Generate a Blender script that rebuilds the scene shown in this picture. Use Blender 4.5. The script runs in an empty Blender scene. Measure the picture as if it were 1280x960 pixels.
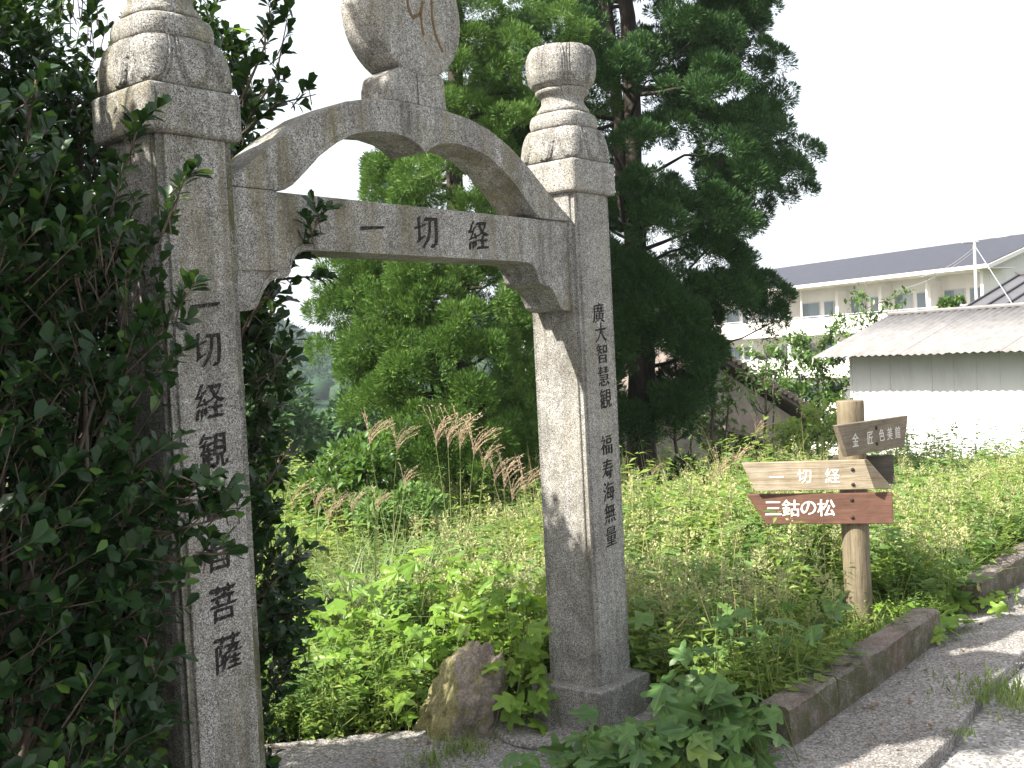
import bpy, bmesh, math, random
import numpy as np
from mathutils import Vector, Matrix, noise as mnoise
PI = math.pi
S = bpy.context.scene
COL = S.collection
random.seed(7); rng = np.random.default_rng(11)

# ------------------------------------------------------------------ camera
FPX = 1353.1                                  # focal length in photo pixels (1280 wide)
CAM = np.array([-1.7993, -2.7776, 1.4923])
FW = np.array([0.77128, 0.63591, -0.02738]); RT = np.array([0.63426, -0.77146, -0.05061]); UP = np.array([0.05330, -0.02166, 0.99834])
cam = bpy.data.cameras.new('camera'); camo = bpy.data.objects.new('camera', cam); COL.objects.link(camo)
m = Matrix.Identity(4)
for i in range(3):
    m[i][0] = RT[i]; m[i][1] = UP[i]; m[i][2] = -FW[i]; m[i][3] = CAM[i]
camo.matrix_world = m
cam.sensor_width = 36; cam.lens = 36 * FPX / 1280; cam.clip_start = 0.05; cam.clip_end = 3000
S.camera = camo

# ------------------------------------------------------------------ sky, sun, exposure
TOSUN = Vector((-0.62, 0.28, 0.71)).normalized()
SUN_EL = math.asin(TOSUN.z); SUN_AZ = math.atan2(TOSUN.x, TOSUN.y)
w = bpy.data.worlds.new('World'); S.world = w; w.use_nodes = True
nt = w.node_tree; nt.nodes.clear()
out = nt.nodes.new('ShaderNodeOutputWorld'); bg = nt.nodes.new('ShaderNodeBackground')
sky = nt.nodes.new('ShaderNodeTexSky'); sky.sky_type = 'NISHITA'; sky.sun_disc = False
sky.sun_elevation = SUN_EL; sky.sun_rotation = SUN_AZ % (2 * PI)
sky.dust_density = 7.0; sky.air_density = 1.0; sky.ozone_density = 0.6; sky.altitude = 0
mixs = nt.nodes.new('ShaderNodeMix'); mixs.data_type = 'RGBA'; mixs.inputs[0].default_value = 0.55
mixs.inputs[7].default_value = (8.0, 8.3, 8.6, 1)         # even white mixed into the whole sky, for a blown-out look
nt.links.new(sky.outputs[0], mixs.inputs[6]); nt.links.new(mixs.outputs[2], bg.inputs[0])
bg.inputs[1].default_value = 0.076
nt.links.new(bg.outputs[0], out.inputs[0])
sl = bpy.data.lights.new('sun', 'SUN'); sl.energy = 5.0; sl.angle = math.radians(0.55); sl.color = (1, 0.95, 0.86)
so = bpy.data.objects.new('sun', sl); COL.objects.link(so); so.location = (-20, 9, 25)
so.rotation_euler = TOSUN.to_track_quat('Z', 'Y').to_euler()
S.view_settings.view_transform = 'Standard'; S.view_settings.look = 'None'
S.view_settings.exposure = 1.68; S.view_settings.gamma = 1
S.cycles.max_bounces = 8; S.cycles.transparent_max_bounces = 8

# ------------------------------------------------------------------ layout helpers (photo pixel -> point in the world)
def ray(u, v): return FW + (u - 640) / FPX * RT - (v - 480) / FPX * UP
def at(u, v, dep): return CAM + dep * ray(u, v)
def on_y(u, v, y): r = ray(u, v); return CAM + r * (y - CAM[1]) / r[1]
def on_z(u, v, z): r = ray(u, v); return CAM + r * (z - CAM[2]) / r[2]
def pix(P):
    q = np.asarray(P) - CAM; z = q @ FW
    return 640 + FPX * (q @ RT) / z, 480 - FPX * (q @ UP) / z, z
def depth_of(x, y): return (x - CAM[0]) * 0.7716 + (y - CAM[1]) * 0.6361
def ground_z(x, y):
    d = depth_of(x, y)
    return -0.2 - 0.05 * np.clip(d - 9, 0, 40) - 0.1 * np.clip(d - 22, 0, 60)

# ------------------------------------------------------------------ object helpers
def tag(o, label=None, cat=None, group=None, kind=None):
    if label: o['label'] = label
    if cat: o['category'] = cat
    if group: o['group'] = group
    if kind: o['kind'] = kind
    return o
def thing(name, label, cat, loc=(0, 0, 0), rz=0, group=None):
    o = bpy.data.objects.new(name, None); o.empty_display_size = 0.1
    o.location = loc; o.rotation_euler = (0, 0, rz); COL.objects.link(o)
    return tag(o, label, cat, group)
def link(name, me, mat=None, parent=None, loc=None, smooth=False):
    o = bpy.data.objects.new(name, me)
    if mat is not None and not me.materials: me.materials.append(mat)
    COL.objects.link(o)
    if parent is not None: o.parent = parent
    if loc is not None: o.location = loc
    if smooth: me.polygons.foreach_set('use_smooth', np.ones(len(me.polygons), dtype=bool))
    return o
def from_bm(name, bm, mat=None, parent=None, loc=None, smooth=False):
    bmesh.ops.recalc_face_normals(bm, faces=bm.faces)
    me = bpy.data.meshes.new(name); bm.to_mesh(me); bm.free()
    return link(name, me, mat, parent, loc, smooth)
def np_mesh(name, V, F):
    V = np.ascontiguousarray(V, dtype=np.float32).reshape(-1, 3); F = np.ascontiguousarray(F, dtype=np.int32)
    me = bpy.data.meshes.new(name); n, k = F.shape
    me.vertices.add(len(V)); me.vertices.foreach_set('co', V.ravel())
    me.loops.add(n * k); me.loops.foreach_set('vertex_index', F.ravel())
    me.polygons.add(n); me.polygons.foreach_set('loop_start', np.arange(0, n * k, k, dtype=np.int32))
    me.polygons.foreach_set('loop_total', np.full(n, k, dtype=np.int32))
    me.update(calc_edges=True); me.validate()
    return me
def bevel(o, wd=0.008, seg=2):
    b = o.modifiers.new('bevel', 'BEVEL'); b.width = wd; b.segments = seg; b.limit_method = 'ANGLE'; b.angle_limit = 0.6
    return o
def box_bm(x0, x1, y0, y1, z0, z1, bm=None):
    bm = bm or bmesh.new()
    vs = [bm.verts.new((x, y, z)) for z in (z0, z1) for y in (y0, y1) for x in (x0, x1)]
    for f in ((0, 1, 3, 2), (4, 6, 7, 5), (0, 4, 5, 1), (2, 3, 7, 6), (0, 2, 6, 4), (1, 5, 7, 3)):
        bm.faces.new([vs[i] for i in f])
    return bm
def prism_bm(pts, axis, a, b, bm=None):
    """extrude a 2-D outline; axis 'y': pts are (x,z); 'z': (x,y); 'x': (y,z)"""
    bm = bm or bmesh.new()
    def P(p, t): return {'y': (p[0], t, p[1]), 'z': (p[0], p[1], t), 'x': (t, p[0], p[1])}[axis]
    A = [bm.verts.new(P(p, a)) for p in pts]; B = [bm.verts.new(P(p, b)) for p in pts]; n = len(pts)
    bm.faces.new(A); bm.faces.new(B[::-1])
    for i in range(n): bm.faces.new([A[i], B[i], B[(i + 1) % n], A[(i + 1) % n]])
    return bm
def tube_bm(pts, rad, sides=8, bm=None, cap=True):
    bm = bm or bmesh.new(); pts = [Vector(p) for p in pts]; n = len(pts)
    if not hasattr(rad, '__len__'): rad = [rad] * n
    rings = []; ref = Vector((0.31, 0.17, 0.93))
    for i, p in enumerate(pts):
        t = (pts[min(i + 1, n - 1)] - pts[max(i - 1, 0)]).normalized()
        if abs(t.dot(ref)) > 0.95: ref = Vector((0.9, 0.2, 0.1))
        a = t.cross(ref).normalized(); b = t.cross(a)
        rings.append([bm.verts.new(p + (a * math.cos(k * 2 * PI / sides) + b * math.sin(k * 2 * PI / sides)) * rad[i]) for k in range(sides)])
    for i in range(n - 1):
        for k in range(sides):
            bm.faces.new([rings[i][k], rings[i][(k + 1) % sides], rings[i + 1][(k + 1) % sides], rings[i + 1][k]])
    if cap: bm.faces.new(rings[0][::-1]); bm.faces.new(rings[-1])
    return bm

# ------------------------------------------------------------------ materials
def new_mat(name):
    mt = bpy.data.materials.new(name); mt.use_nodes = True
    n = mt.node_tree.nodes; b = n['Principled BSDF']
    return mt, n, mt.node_tree.links, b
def ramp(n, stops, interp='LINEAR'):
    r = n.new('ShaderNodeValToRGB'); r.color_ramp.interpolation = interp
    els = r.color_ramp.elements
    while len(els) < len(stops): els.new(0.5)
    for e, (p, c) in zip(els, stops): e.position = p; e.color = (*c, 1)
    return r
def coords(n, l, scale=(1, 1, 1), kind='Object', rot=(0, 0, 0)):
    t = n.new('ShaderNodeTexCoord'); mp = n.new('ShaderNodeMapping'); mp.inputs['Scale'].default_value = scale
    mp.inputs['Rotation'].default_value = rot
    l.new(t.outputs[kind], mp.inputs[0]); return mp.outputs[0]
def noise_n(n, l, vec, scale, detail=4, rough=0.6, dist=0.0):
    t = n.new('ShaderNodeTexNoise'); t.inputs['Scale'].default_value = scale; t.inputs['Detail'].default_value = detail
    t.inputs['Roughness'].default_value = rough; t.inputs['Distortion'].default_value = dist
    if vec is not None: l.new(vec, t.inputs['Vector'])
    return t.outputs['Fac']
def mixc(n, l, fac, a, b, mode='MIX'):
    x = n.new('ShaderNodeMix'); x.data_type = 'RGBA'; x.blend_type = mode
    for s, v in ((0, fac), (6, a), (7, b)):
        if isinstance(v, (int, float)): x.inputs[s].default_value = v
        elif isinstance(v, tuple): x.inputs[s].default_value = (*v, 1)
        else: l.new(v, x.inputs[s])
    return x.outputs[2]
def maths(n, l, op, a, b=None):
    x = n.new('ShaderNodeMath'); x.operation = op
    for s, v in ((0, a), (1, b)):
        if v is None: continue
        if isinstance(v, (int, float)): x.inputs[s].default_value = v
        else: l.new(v, x.inputs[s])
    return x.outputs[0]
def bump(n, l, b, h, strength=0.3, dist=0.01):
    x = n.new('ShaderNodeBump'); x.inputs['Strength'].default_value = strength; x.inputs['Distance'].default_value = dist
    l.new(h, x.inputs['Height']); l.new(x.outputs[0], b.inputs['Normal'])

def granite(name, stain=(0.15, 0.125, 0.065), amount=0.55, bright=1.0, grain=330):
    mt, n, l, b = new_mat(name)
    c = coords(n, l)
    v = n.new('ShaderNodeTexVoronoi'); v.inputs['Scale'].default_value = grain; l.new(c, v.inputs['Vector'])
    sep = n.new('ShaderNodeSeparateColor'); l.new(v.outputs['Color'], sep.inputs[0])
    k = bright
    r = ramp(n, [(0, (.05 * k, .05 * k, .048 * k)), (.12, (.095 * k, .093 * k, .09 * k)), (.3, (.205 * k, .20 * k, .19 * k)), (.6, (.295 * k, .288 * k, .272 * k)), (.85, (.40 * k, .392 * k, .372 * k)), (1, (.55 * k, .54 * k, .515 * k))])
    l.new(sep.outputs[0], r.inputs[0])
    mid = noise_n(n, l, c, 38, 4, .7)
    rm = ramp(n, [(.3, (.72, .70, .68)), (.7, (1.12, 1.12, 1.12))]); l.new(mid, rm.inputs[0])
    col = mixc(n, l, 1.0, r.outputs[0], rm.outputs[0], 'MULTIPLY')
    cs = coords(n, l, (7, 7, 1.1))
    st = noise_n(n, l, cs, 1.3, 6, .7, .4); rs = ramp(n, [(.47, (0, 0, 0)), (.68, (1, 1, 1))]); l.new(st, rs.inputs[0])
    col = mixc(n, l, maths(n, l, 'MULTIPLY', rs.outputs[0], amount), col, stain, 'MIX')
    al = noise_n(n, l, c, 5, 6, .75, .3); ra = ramp(n, [(.52, (0, 0, 0)), (.7, (1, 1, 1))]); l.new(al, ra.inputs[0])
    col = mixc(n, l, maths(n, l, 'MULTIPLY', ra.outputs[0], .5 * amount + .1), col, (.10, .105, .045), 'MIX')
    dk = noise_n(n, l, coords(n, l, (16, 16, 1.6)), 1.0, 5, .7); rd = ramp(n, [(.50, (0, 0, 0)), (.68, (1, 1, 1))]); l.new(dk, rd.inputs[0])
    col = mixc(n, l, maths(n, l, 'MULTIPLY', rd.outputs[0], .25 + .4 * amount), col, (.05, .045, .036), 'MIX')
    bl = noise_n(n, l, c, 3.1, 7, .7, .5); rbl = ramp(n, [(.33, (.66, .65, .63)), (.52, (1, 1, 1)), (.7, (1.16, 1.16, 1.14))]); l.new(bl, rbl.inputs[0])
    col = mixc(n, l, 1., col, rbl.outputs[0], 'MULTIPLY')
    lv = n.new('ShaderNodeTexVoronoi'); lv.inputs['Scale'].default_value = 26; l.new(c, lv.inputs['Vector'])     # pale lichen rosettes
    ld = maths(n, l, 'ADD', lv.outputs['Distance'], maths(n, l, 'MULTIPLY', noise_n(n, l, c, 70, 4, .7), .28)); rl = ramp(n, [(.24, (1, 1, 1)), (.33, (0, 0, 0))]); l.new(ld, rl.inputs[0])
    lm = noise_n(n, l, c, 4.3, 3, .6); rlm = ramp(n, [(.5, (0, 0, 0)), (.62, (1, 1, 1))]); l.new(lm, rlm.inputs[0])
    col = mixc(n, l, maths(n, l, 'MULTIPLY', maths(n, l, 'MULTIPLY', rl.outputs[0], rlm.outputs[0]), .55), col, (.36, .37, .31), 'MIX')
    l.new(col, b.inputs['Base Color']); b.inputs['Roughness'].default_value = .85; b.inputs['Specular IOR Level'].default_value = .25
    h = maths(n, l, 'ADD', maths(n, l, 'MULTIPLY', sep.outputs[1], .5), noise_n(n, l, c, 60, 5, .7))
    bump(n, l, b, h, .55, .004)
    return mt
GR = granite('weathered granite')
GR_BEAM = granite('lichen stained granite', (.15, .125, .06), .8, .92)
GR_MOSS = granite('mossy granite edge', (.085, .085, .032), 1.3, .8)
GR_CLEAN = granite('paler granite', (.2, .17, .1), .3, .95)
GR_BASE = granite('grey granite base', (.12, .115, .1), .4, .85)

def leaf_mat(name, c0, c1, trans=.35, rough=.45, spec=.4, c2=None, tint=(.55, .75, .12)):
    mt, n, l, b = new_mat(name)
    g = n.new('ShaderNodeNewGeometry'); oi = n.new('ShaderNodeObjectInfo')
    f = maths(n, l, 'FRACT', maths(n, l, 'ADD', g.outputs['Random Per Island'], oi.outputs['Random']))
    st = [(0, c0), (.6, c1)] + ([(.9, c1), (1, c2)] if c2 else [(1, tuple(x * 1.25 for x in c1))])
    r = ramp(n, st); l.new(f, r.inputs[0])
    big = noise_n(n, l, coords(n, l), 1.6, 3, .6)
    rb = ramp(n, [(.3, (.8, .84, .82)), (.7, (1.18, 1.14, 1.0))]); l.new(big, rb.inputs[0])
    col = mixc(n, l, 1.0, r.outputs[0], rb.outputs[0], 'MULTIPLY')
    fine = noise_n(n, l, coords(n, l), 60, 3, .6); rf = ramp(n, [(.3, (.85, .85, .85)), (.7, (1.12, 1.12, 1.12))]); l.new(fine, rf.inputs[0])
    col = mixc(n, l, 1.0, col, rf.outputs[0], 'MULTIPLY')
    l.new(col, b.inputs['Base Color']); b.inputs['Roughness'].default_value = rough; b.inputs['Specular IOR Level'].default_value = spec
    if trans > 0:
        t = n.new('ShaderNodeBsdfTranslucent'); mx = n.new('ShaderNodeMixShader'); mx.inputs[0].default_value = trans
        tc = mixc(n, l, .45, col, tint, 'MIX') if tint else col
        l.new(tc, t.inputs[0]); l.new(b.outputs[0], mx.inputs[1]); l.new(t.outputs[0], mx.inputs[2])
        l.new(mx.outputs[0], n['Material Output'].inputs[0])
    return mt
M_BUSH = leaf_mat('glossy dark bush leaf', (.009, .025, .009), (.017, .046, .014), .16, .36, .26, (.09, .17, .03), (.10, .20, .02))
M_SHRUB = leaf_mat('mid green shrub leaf', (.04, .085, .02), (.075, .15, .032), .3, .38, .4, (.14, .2, .05), (.2, .34, .04))
M_CONI = leaf_mat('conifer spray green', (.042, .098, .024), (.096, .18, .036), .24, .6, .2, (.15, .225, .04), (.12, .22, .035))
M_CONI_D = leaf_mat('dark conifer spray', (.020, .055, .020), (.050, .112, .033), .18, .6, .2, (.055, .10, .03), (.05, .11, .02))
M_WEED = leaf_mat('sunny weed leaf', (.13, .21, .045), (.21, .30, .075), .48, .5, .3, (.32, .35, .14), (.38, .5, .09))
M_WEED2 = leaf_mat('blue green weed leaf', (.10, .18, .06), (.155, .25, .085), .42, .5, .25, (.17, .24, .07), (.2, .36, .06))
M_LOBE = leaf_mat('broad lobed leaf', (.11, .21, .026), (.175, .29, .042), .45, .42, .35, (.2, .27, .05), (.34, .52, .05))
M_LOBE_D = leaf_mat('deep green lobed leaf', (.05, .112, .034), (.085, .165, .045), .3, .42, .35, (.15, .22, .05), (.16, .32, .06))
M_GRASS = leaf_mat('grass blade green', (.11, .17, .045), (.17, .24, .07), .35, .5, .25, (.3, .29, .13), (.3, .4, .08))
M_REED = leaf_mat('silvery reed blade', (.10, .15, .065), (.17, .22, .11), .3, .45, .35, (.33, .32, .2), (.3, .38, .12))
M_SEED = leaf_mat('pale seed head', (.30, .33, .15), (.40, .41, .22), .35, .7, .1, (.4, .34, .24), (.42, .42, .2))
M_PLUME = leaf_mat('tawny reed plume', (.34, .25, .18), (.47, .36, .27), .45, .7, .1, (.58, .48, .39), (.58, .46, .33))
M_PALE = leaf_mat('pale dry grass', (.30, .25, .13), (.42, .36, .2), .3, .7, .1, (.5, .44, .3), (.5, .42, .22))
def veined(src, name):
    mt = src.copy(); mt.name = name; n = mt.node_tree.nodes; l = mt.node_tree.links; b = n['Principled BSDF']
    col = b.inputs['Base Color'].links[0].from_socket
    t = n.new('ShaderNodeTexCoord'); sp_ = n.new('ShaderNodeSeparateXYZ'); l.new(t.outputs['Object'], sp_.inputs[0])
    ang = maths(n, l, 'ARCTAN2', sp_.outputs[1], maths(n, l, 'ADD', sp_.outputs[0], -.02))
    ve = maths(n, l, 'ABSOLUTE', maths(n, l, 'SINE', maths(n, l, 'MULTIPLY', ang, 3.6)))
    r = ramp(n, [(0, (1, 1, 1)), (.10, (.25, .25, .25)), (.2, (0, 0, 0))]); l.new(ve, r.inputs[0])
    rad = noise_n(n, l, t.outputs['Object'], 3.5, 4, .65); r2 = ramp(n, [(.3, (.78, .82, .8)), (.7, (1.2, 1.18, 1.05))]); l.new(rad, r2.inputs[0])
    c2 = mixc(n, l, 1., col, r2.outputs[0], 'MULTIPLY')
    c3 = mixc(n, l, maths(n, l, 'MULTIPLY', r.outputs[0], .45), c2, (.26, .33, .13), 'MIX')
    l.new(c3, b.inputs['Base Color'])
    bump(n, l, b, ve, .35, .03); return mt
M_LOBE_V = veined(M_LOBE, 'veined broad leaf'); M_LOBE_DV = veined(M_LOBE_D, 'veined deep green leaf')
M_STEM = leaf_mat('green stem', (.08, .10, .03), (.12, .14, .05), 0, .6, .2)
M_HILL = leaf_mat('hillside canopy', (.012, .034, .018), (.026, .056, .028), 0, .9, .05, (.04, .065, .032), None)
M_DRY = leaf_mat('fallen brown leaf', (.09, .05, .025), (.18, .11, .06), .1, .8, .1, (.28, .2, .12), None)

def wood(name, cols, scale=(2, 30, 30), strength=.5, rough=.8):
    mt, n, l, b = new_mat(name); c = coords(n, l, scale)
    f = noise_n(n, l, c, 2.2, 8, .7, 1.2); r = ramp(n, cols); l.new(f, r.inputs[0])
    f2 = noise_n(n, l, coords(n, l), 9, 4, .6); r2 = ramp(n, [(.3, (.75, .74, .72)), (.7, (1.15, 1.13, 1.1))]); l.new(f2, r2.inputs[0])
    col = mixc(n, l, 1.0, r.outputs[0], r2.outputs[0], 'MULTIPLY')
    l.new(col, b.inputs['Base Color']); b.inputs['Roughness'].default_value = rough; b.inputs['Specular IOR Level'].default_value = .2
    bump(n, l, b, f, strength, .004); return mt
M_BARK = wood('fissured bark', [(.3, (.016, .013, .011)), (.6, (.05, .041, .034)), (.8, (.085, .074, .064))], (14, 14, 1.6), .9)
M_TWIG = wood('grey twig bark', [(.3, (.06, .045, .035)), (.7, (.15, .12, .095))], (20, 20, 5), .4)
M_POST = wood('weathered round post', [(.30, (.035, .026, .018)), (.40, (.13, .105, .07)), (.55, (.185, .155, .105)), (.75, (.25, .22, .16))], (30, 30, 1.7), .9)
M_BOARD_GREY = wood('grey brown board', [(.25, (.075, .06, .043)), (.5, (.16, .135, .10)), (.75, (.24, .21, .165))], (2, 40, 40), .6)
M_BOARD_TAN = wood('bleached tan board', [(.26, (.09, .066, .042)), (.40, (.23, .18, .115)), (.56, (.31, .27, .21)), (.8, (.39, .365, .32))], (1.3, 42, 42), .8)
M_BOARD_RED = wood('red brown stained board', [(.25, (.075, .038, .028)), (.55, (.125, .066, .048)), (.8, (.165, .098, .074))], (1.5, 34, 34), .4, .65)
M_BOARD_DARK = wood('dark grey brown board', [(.25, (.04, .036, .03)), (.55, (.09, .08, .066)), (.8, (.13, .12, .1))], (1.5, 34, 34), .5)  # plain dark grey brown, the darkest of the board tones

def flat(name, c, rough=.7, var=.12, sc=6, metal=0., spec=.3, bmp=0., bsc=60, dirt=None, damt=.5):
    mt, n, l, b = new_mat(name); co = coords(n, l)
    f = noise_n(n, l, co, sc, 6, .65)
    r = ramp(n, [(.3, tuple(x * (1 - var) for x in c)), (.7, tuple(min(1, x * (1 + var)) for x in c))]); l.new(f, r.inputs[0]); col = r.outputs[0]
    if dirt:
        d = noise_n(n, l, coords(n, l, (1, 1, .25)), sc * .6, 6, .7, .5); rd = ramp(n, [(.48, (0, 0, 0)), (.7, (1, 1, 1))]); l.new(d, rd.inputs[0])
        col = mixc(n, l, maths(n, l, 'MULTIPLY', rd.outputs[0], damt), col, dirt, 'MIX')
    l.new(col, b.inputs['Base Color']); b.inputs['Roughness'].default_value = rough; b.inputs['Metallic'].default_value = metal
    b.inputs['Specular IOR Level'].default_value = spec
    if bmp: bump(n, l, b, noise_n(n, l, co, bsc, 6, .7), bmp, .01)
    return mt
def ink_mat():
    mt, n, l, b = new_mat('worn black ink in carving'); c = coords(n, l, kind='Object')
    f = noise_n(n, l, c, 170, 5, .75); r = ramp(n, [(.38, (.014, .013, .012)), (.56, (.03, .028, .026)), (.66, (.17, .16, .145))]); l.new(f, r.inputs[0])
    l.new(r.outputs[0], b.inputs['Base Color']); b.inputs['Roughness'].default_value = .95; b.inputs['Specular IOR Level'].default_value = .1; return mt
M_INK = ink_mat()
M_INK_FAINT = flat('worn dark carving', (.06, .055, .05), .9, .2)
M_WHITE_PAINT = flat('white lettering paint', (.66, .64, .60), .8, .12, 60, 0, .2, 0, 60, (.30, .20, .16), .5)
M_WHITE_WORN = flat('worn white lettering paint', (.56, .54, .50), .85, .3, 90)
M_NAIL = flat('rusty dark bolt', (.03, .025, .022), .6, .3, 60, .3)
def kerb_mat():
    mt, n, l, b = new_mat('mossy stained concrete'); c = coords(n, l)
    f = noise_n(n, l, c, 7, 9, .75, .2); r = ramp(n, [(.3, (.075, .062, .052)), (.5, (.165, .145, .128)), (.7, (.25, .225, .205))]); l.new(f, r.inputs[0])
    v = n.new('ShaderNodeTexVoronoi'); v.inputs['Scale'].default_value = 150; l.new(c, v.inputs['Vector'])
    sep = n.new('ShaderNodeSeparateColor'); l.new(v.outputs['Color'], sep.inputs[0]); r0 = ramp(n, [(0, (.7, .68, .66)), (.8, (1.05, 1.05, 1.05)), (1, (1.5, 1.48, 1.45))]); l.new(sep.outputs[0], r0.inputs[0])
    col = mixc(n, l, 1., r.outputs[0], r0.outputs[0], 'MULTIPLY')
    g = n.new('ShaderNodeNewGeometry'); sx = n.new('ShaderNodeSeparateXYZ'); l.new(g.outputs['Normal'], sx.inputs[0])
    vert = maths(n, l, 'SUBTRACT', 1., maths(n, l, 'ABSOLUTE', sx.outputs[2]))
    mo = maths(n, l, 'MULTIPLY', vert, noise_n(n, l, c, 13, 8, .75, .3)); rm = ramp(n, [(.36, (0, 0, 0)), (.56, (1, 1, 1))]); l.new(mo, rm.inputs[0])
    mossc = mixc(n, l, noise_n(n, l, c, 26, 5, .7), (.03, .034, .016), (.11, .115, .045), 'MIX')
    col = mixc(n, l, maths(n, l, 'MULTIPLY', rm.outputs[0], .85), col, mossc, 'MIX')
    red = noise_n(n, l, c, 3.1, 5, .7); rr = ramp(n, [(.5, (0, 0, 0)), (.7, (1, 1, 1))]); l.new(red, rr.inputs[0])
    col = mixc(n, l, maths(n, l, 'MULTIPLY', rr.outputs[0], .35), col, (.17, .095, .08), 'MIX')
    l.new(col, b.inputs['Base Color']); b.inputs['Roughness'].default_value = .97; b.inputs['Specular IOR Level'].default_value = .12
    bump(n, l, b, maths(n, l, 'ADD', f, noise_n(n, l, c, 75, 6, .75)), .9, .012); return mt
M_KERB = kerb_mat()
M_ROCK = None
M_PLASTER = flat('cream hotel render', (.74, .715, .69), .85, .05, 1.2, 0, .2, 0, 60, (.55, .51, .48), .3)
M_PARAPET = flat('white balcony parapet', (.74, .71, .66), .85, .05, 1.0, 0, .2, 0, 60, (.5, .46, .4), .35)
M_BLUE_ROOF = flat('dark slate blue roof', (.030, .031, .042), .55, .2, 2, 0, .3, .3, 8)
M_FRAME = flat('pale window frame', (.5, .5, .5), .5, .1)
M_HUT = flat('white corrugated siding', (.74, .76, .78), .6, .04, 3, 0, .3, 0, 60, (.45, .43, .40), .35)
M_CORR = flat('weathered grey brown roof sheet', (.172, .166, .166), .85, .2, 5, 0, .2, .2, 40, (.11, .10, .097), .5)
M_RIBROOF = flat('dark grey metal roof', (.10, .098, .105), .5, .15, 3, .3, .4)
M_RIB = flat('black roof batten', (.04, .04, .045), .5, .15, 3, .3, .4)
M_OLDWALL = flat('stained grey plaster', (.30, .285, .275), .9, .15, 2.5, 0, .2, .2, 20, (.13, .085, .065), .8)
M_RUSTWALL = flat('rust brown boarding', (.27, .235, .21), .9, .2, 3, 0, .2, .2, 20, (.13, .085, .065), .7)
M_TILE = flat('old brown roof tile', (.13, .105, .09), .8, .35, 6, 0, .2, .3, 20, (.05, .045, .04), .6)
M_BLUEP = flat('pale blue door sheet', (.30, .37, .42), .6, .1, 3)
M_POLE = flat('pale concrete pole', (.55, .54, .52), .7, .1, 5)
M_WIRE = flat('grey cable', (.28, .29, .31), .6, .1, 5)
def glass_mat():
    mt, n, l, b = new_mat('dark window glass'); b.inputs['Base Color'].default_value = (.13, .17, .20, 1)
    b.inputs['Roughness'].default_value = .12; b.inputs['Specular IOR Level'].default_value = .7; return mt
M_GLASS = glass_mat()
M_CURTAIN = flat('net curtain behind glass', (.34, .37, .38), .4, .12, 4, 0, .6)

def ground_mat():
    mt, n, l, b = new_mat('weedy soil'); c = coords(n, l)
    f = noise_n(n, l, c, 1.1, 8, .7); r = ramp(n, [(.3, (.035, .032, .018)), (.5, (.05, .055, .02)), (.7, (.045, .07, .018))]); l.new(f, r.inputs[0])
    l.new(r.outputs[0], b.inputs['Base Color']); b.inputs['Roughness'].default_value = 1; b.inputs['Specular IOR Level'].default_value = .1
    bump(n, l, b, noise_n(n, l, c, 25, 6, .7), .8, .03); return mt
def concrete_mat(name, base, speck=1.0, scale=1.0, moss=.4):
    mt, n, l, b = new_mat(name); c = coords(n, l)
    v = n.new('ShaderNodeTexVoronoi'); v.inputs['Scale'].default_value = 95 * scale; l.new(c, v.inputs['Vector'])
    sep = n.new('ShaderNodeSeparateColor'); l.new(v.outputs['Color'], sep.inputs[0])
    r = ramp(n, [(0, tuple(x * .45 for x in base)), (.5, base), (.85, tuple(x * 1.25 for x in base)), (1, tuple(min(.75, x * 1.8) for x in base))]); l.new(sep.outputs[0], r.inputs[0])
    f = noise_n(n, l, c, 2.3, 8, .7); rf = ramp(n, [(.3, (.62, .6, .58)), (.7, (1.2, 1.2, 1.2))]); l.new(f, rf.inputs[0])
    col = mixc(n, l, 1., r.outputs[0], rf.outputs[0], 'MULTIPLY')
    d = noise_n(n, l, c, 5.5, 8, .75, .4); rd = ramp(n, [(.55, (0, 0, 0)), (.68, (1, 1, 1))]); l.new(d, rd.inputs[0])
    col = mixc(n, l, maths(n, l, 'MULTIPLY', rd.outputs[0], moss), col, (.085, .07, .045), 'MIX')
    l.new(col, b.inputs['Base Color']); b.inputs['Roughness'].default_value = .95; b.inputs['Specular IOR Level'].default_value = .2
    h = maths(n, l, 'ADD', maths(n, l, 'MULTIPLY', v.outputs['Distance'], -.8), noise_n(n, l, c, 30, 6, .75))
    bump(n, l, b, h, .5, .008); return mt
M_GROUND = ground_mat()
M_PATH = concrete_mat('exposed pebble concrete', (.205, .195, .187), 1, 1.2, .6)
M_ROAD = concrete_mat('pale worn asphalt', (.27, .265, .26), 1, .8, .3)
M_PEB = flat('loose gravel', (.30, .28, .26), .95, .35, 30)
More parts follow.
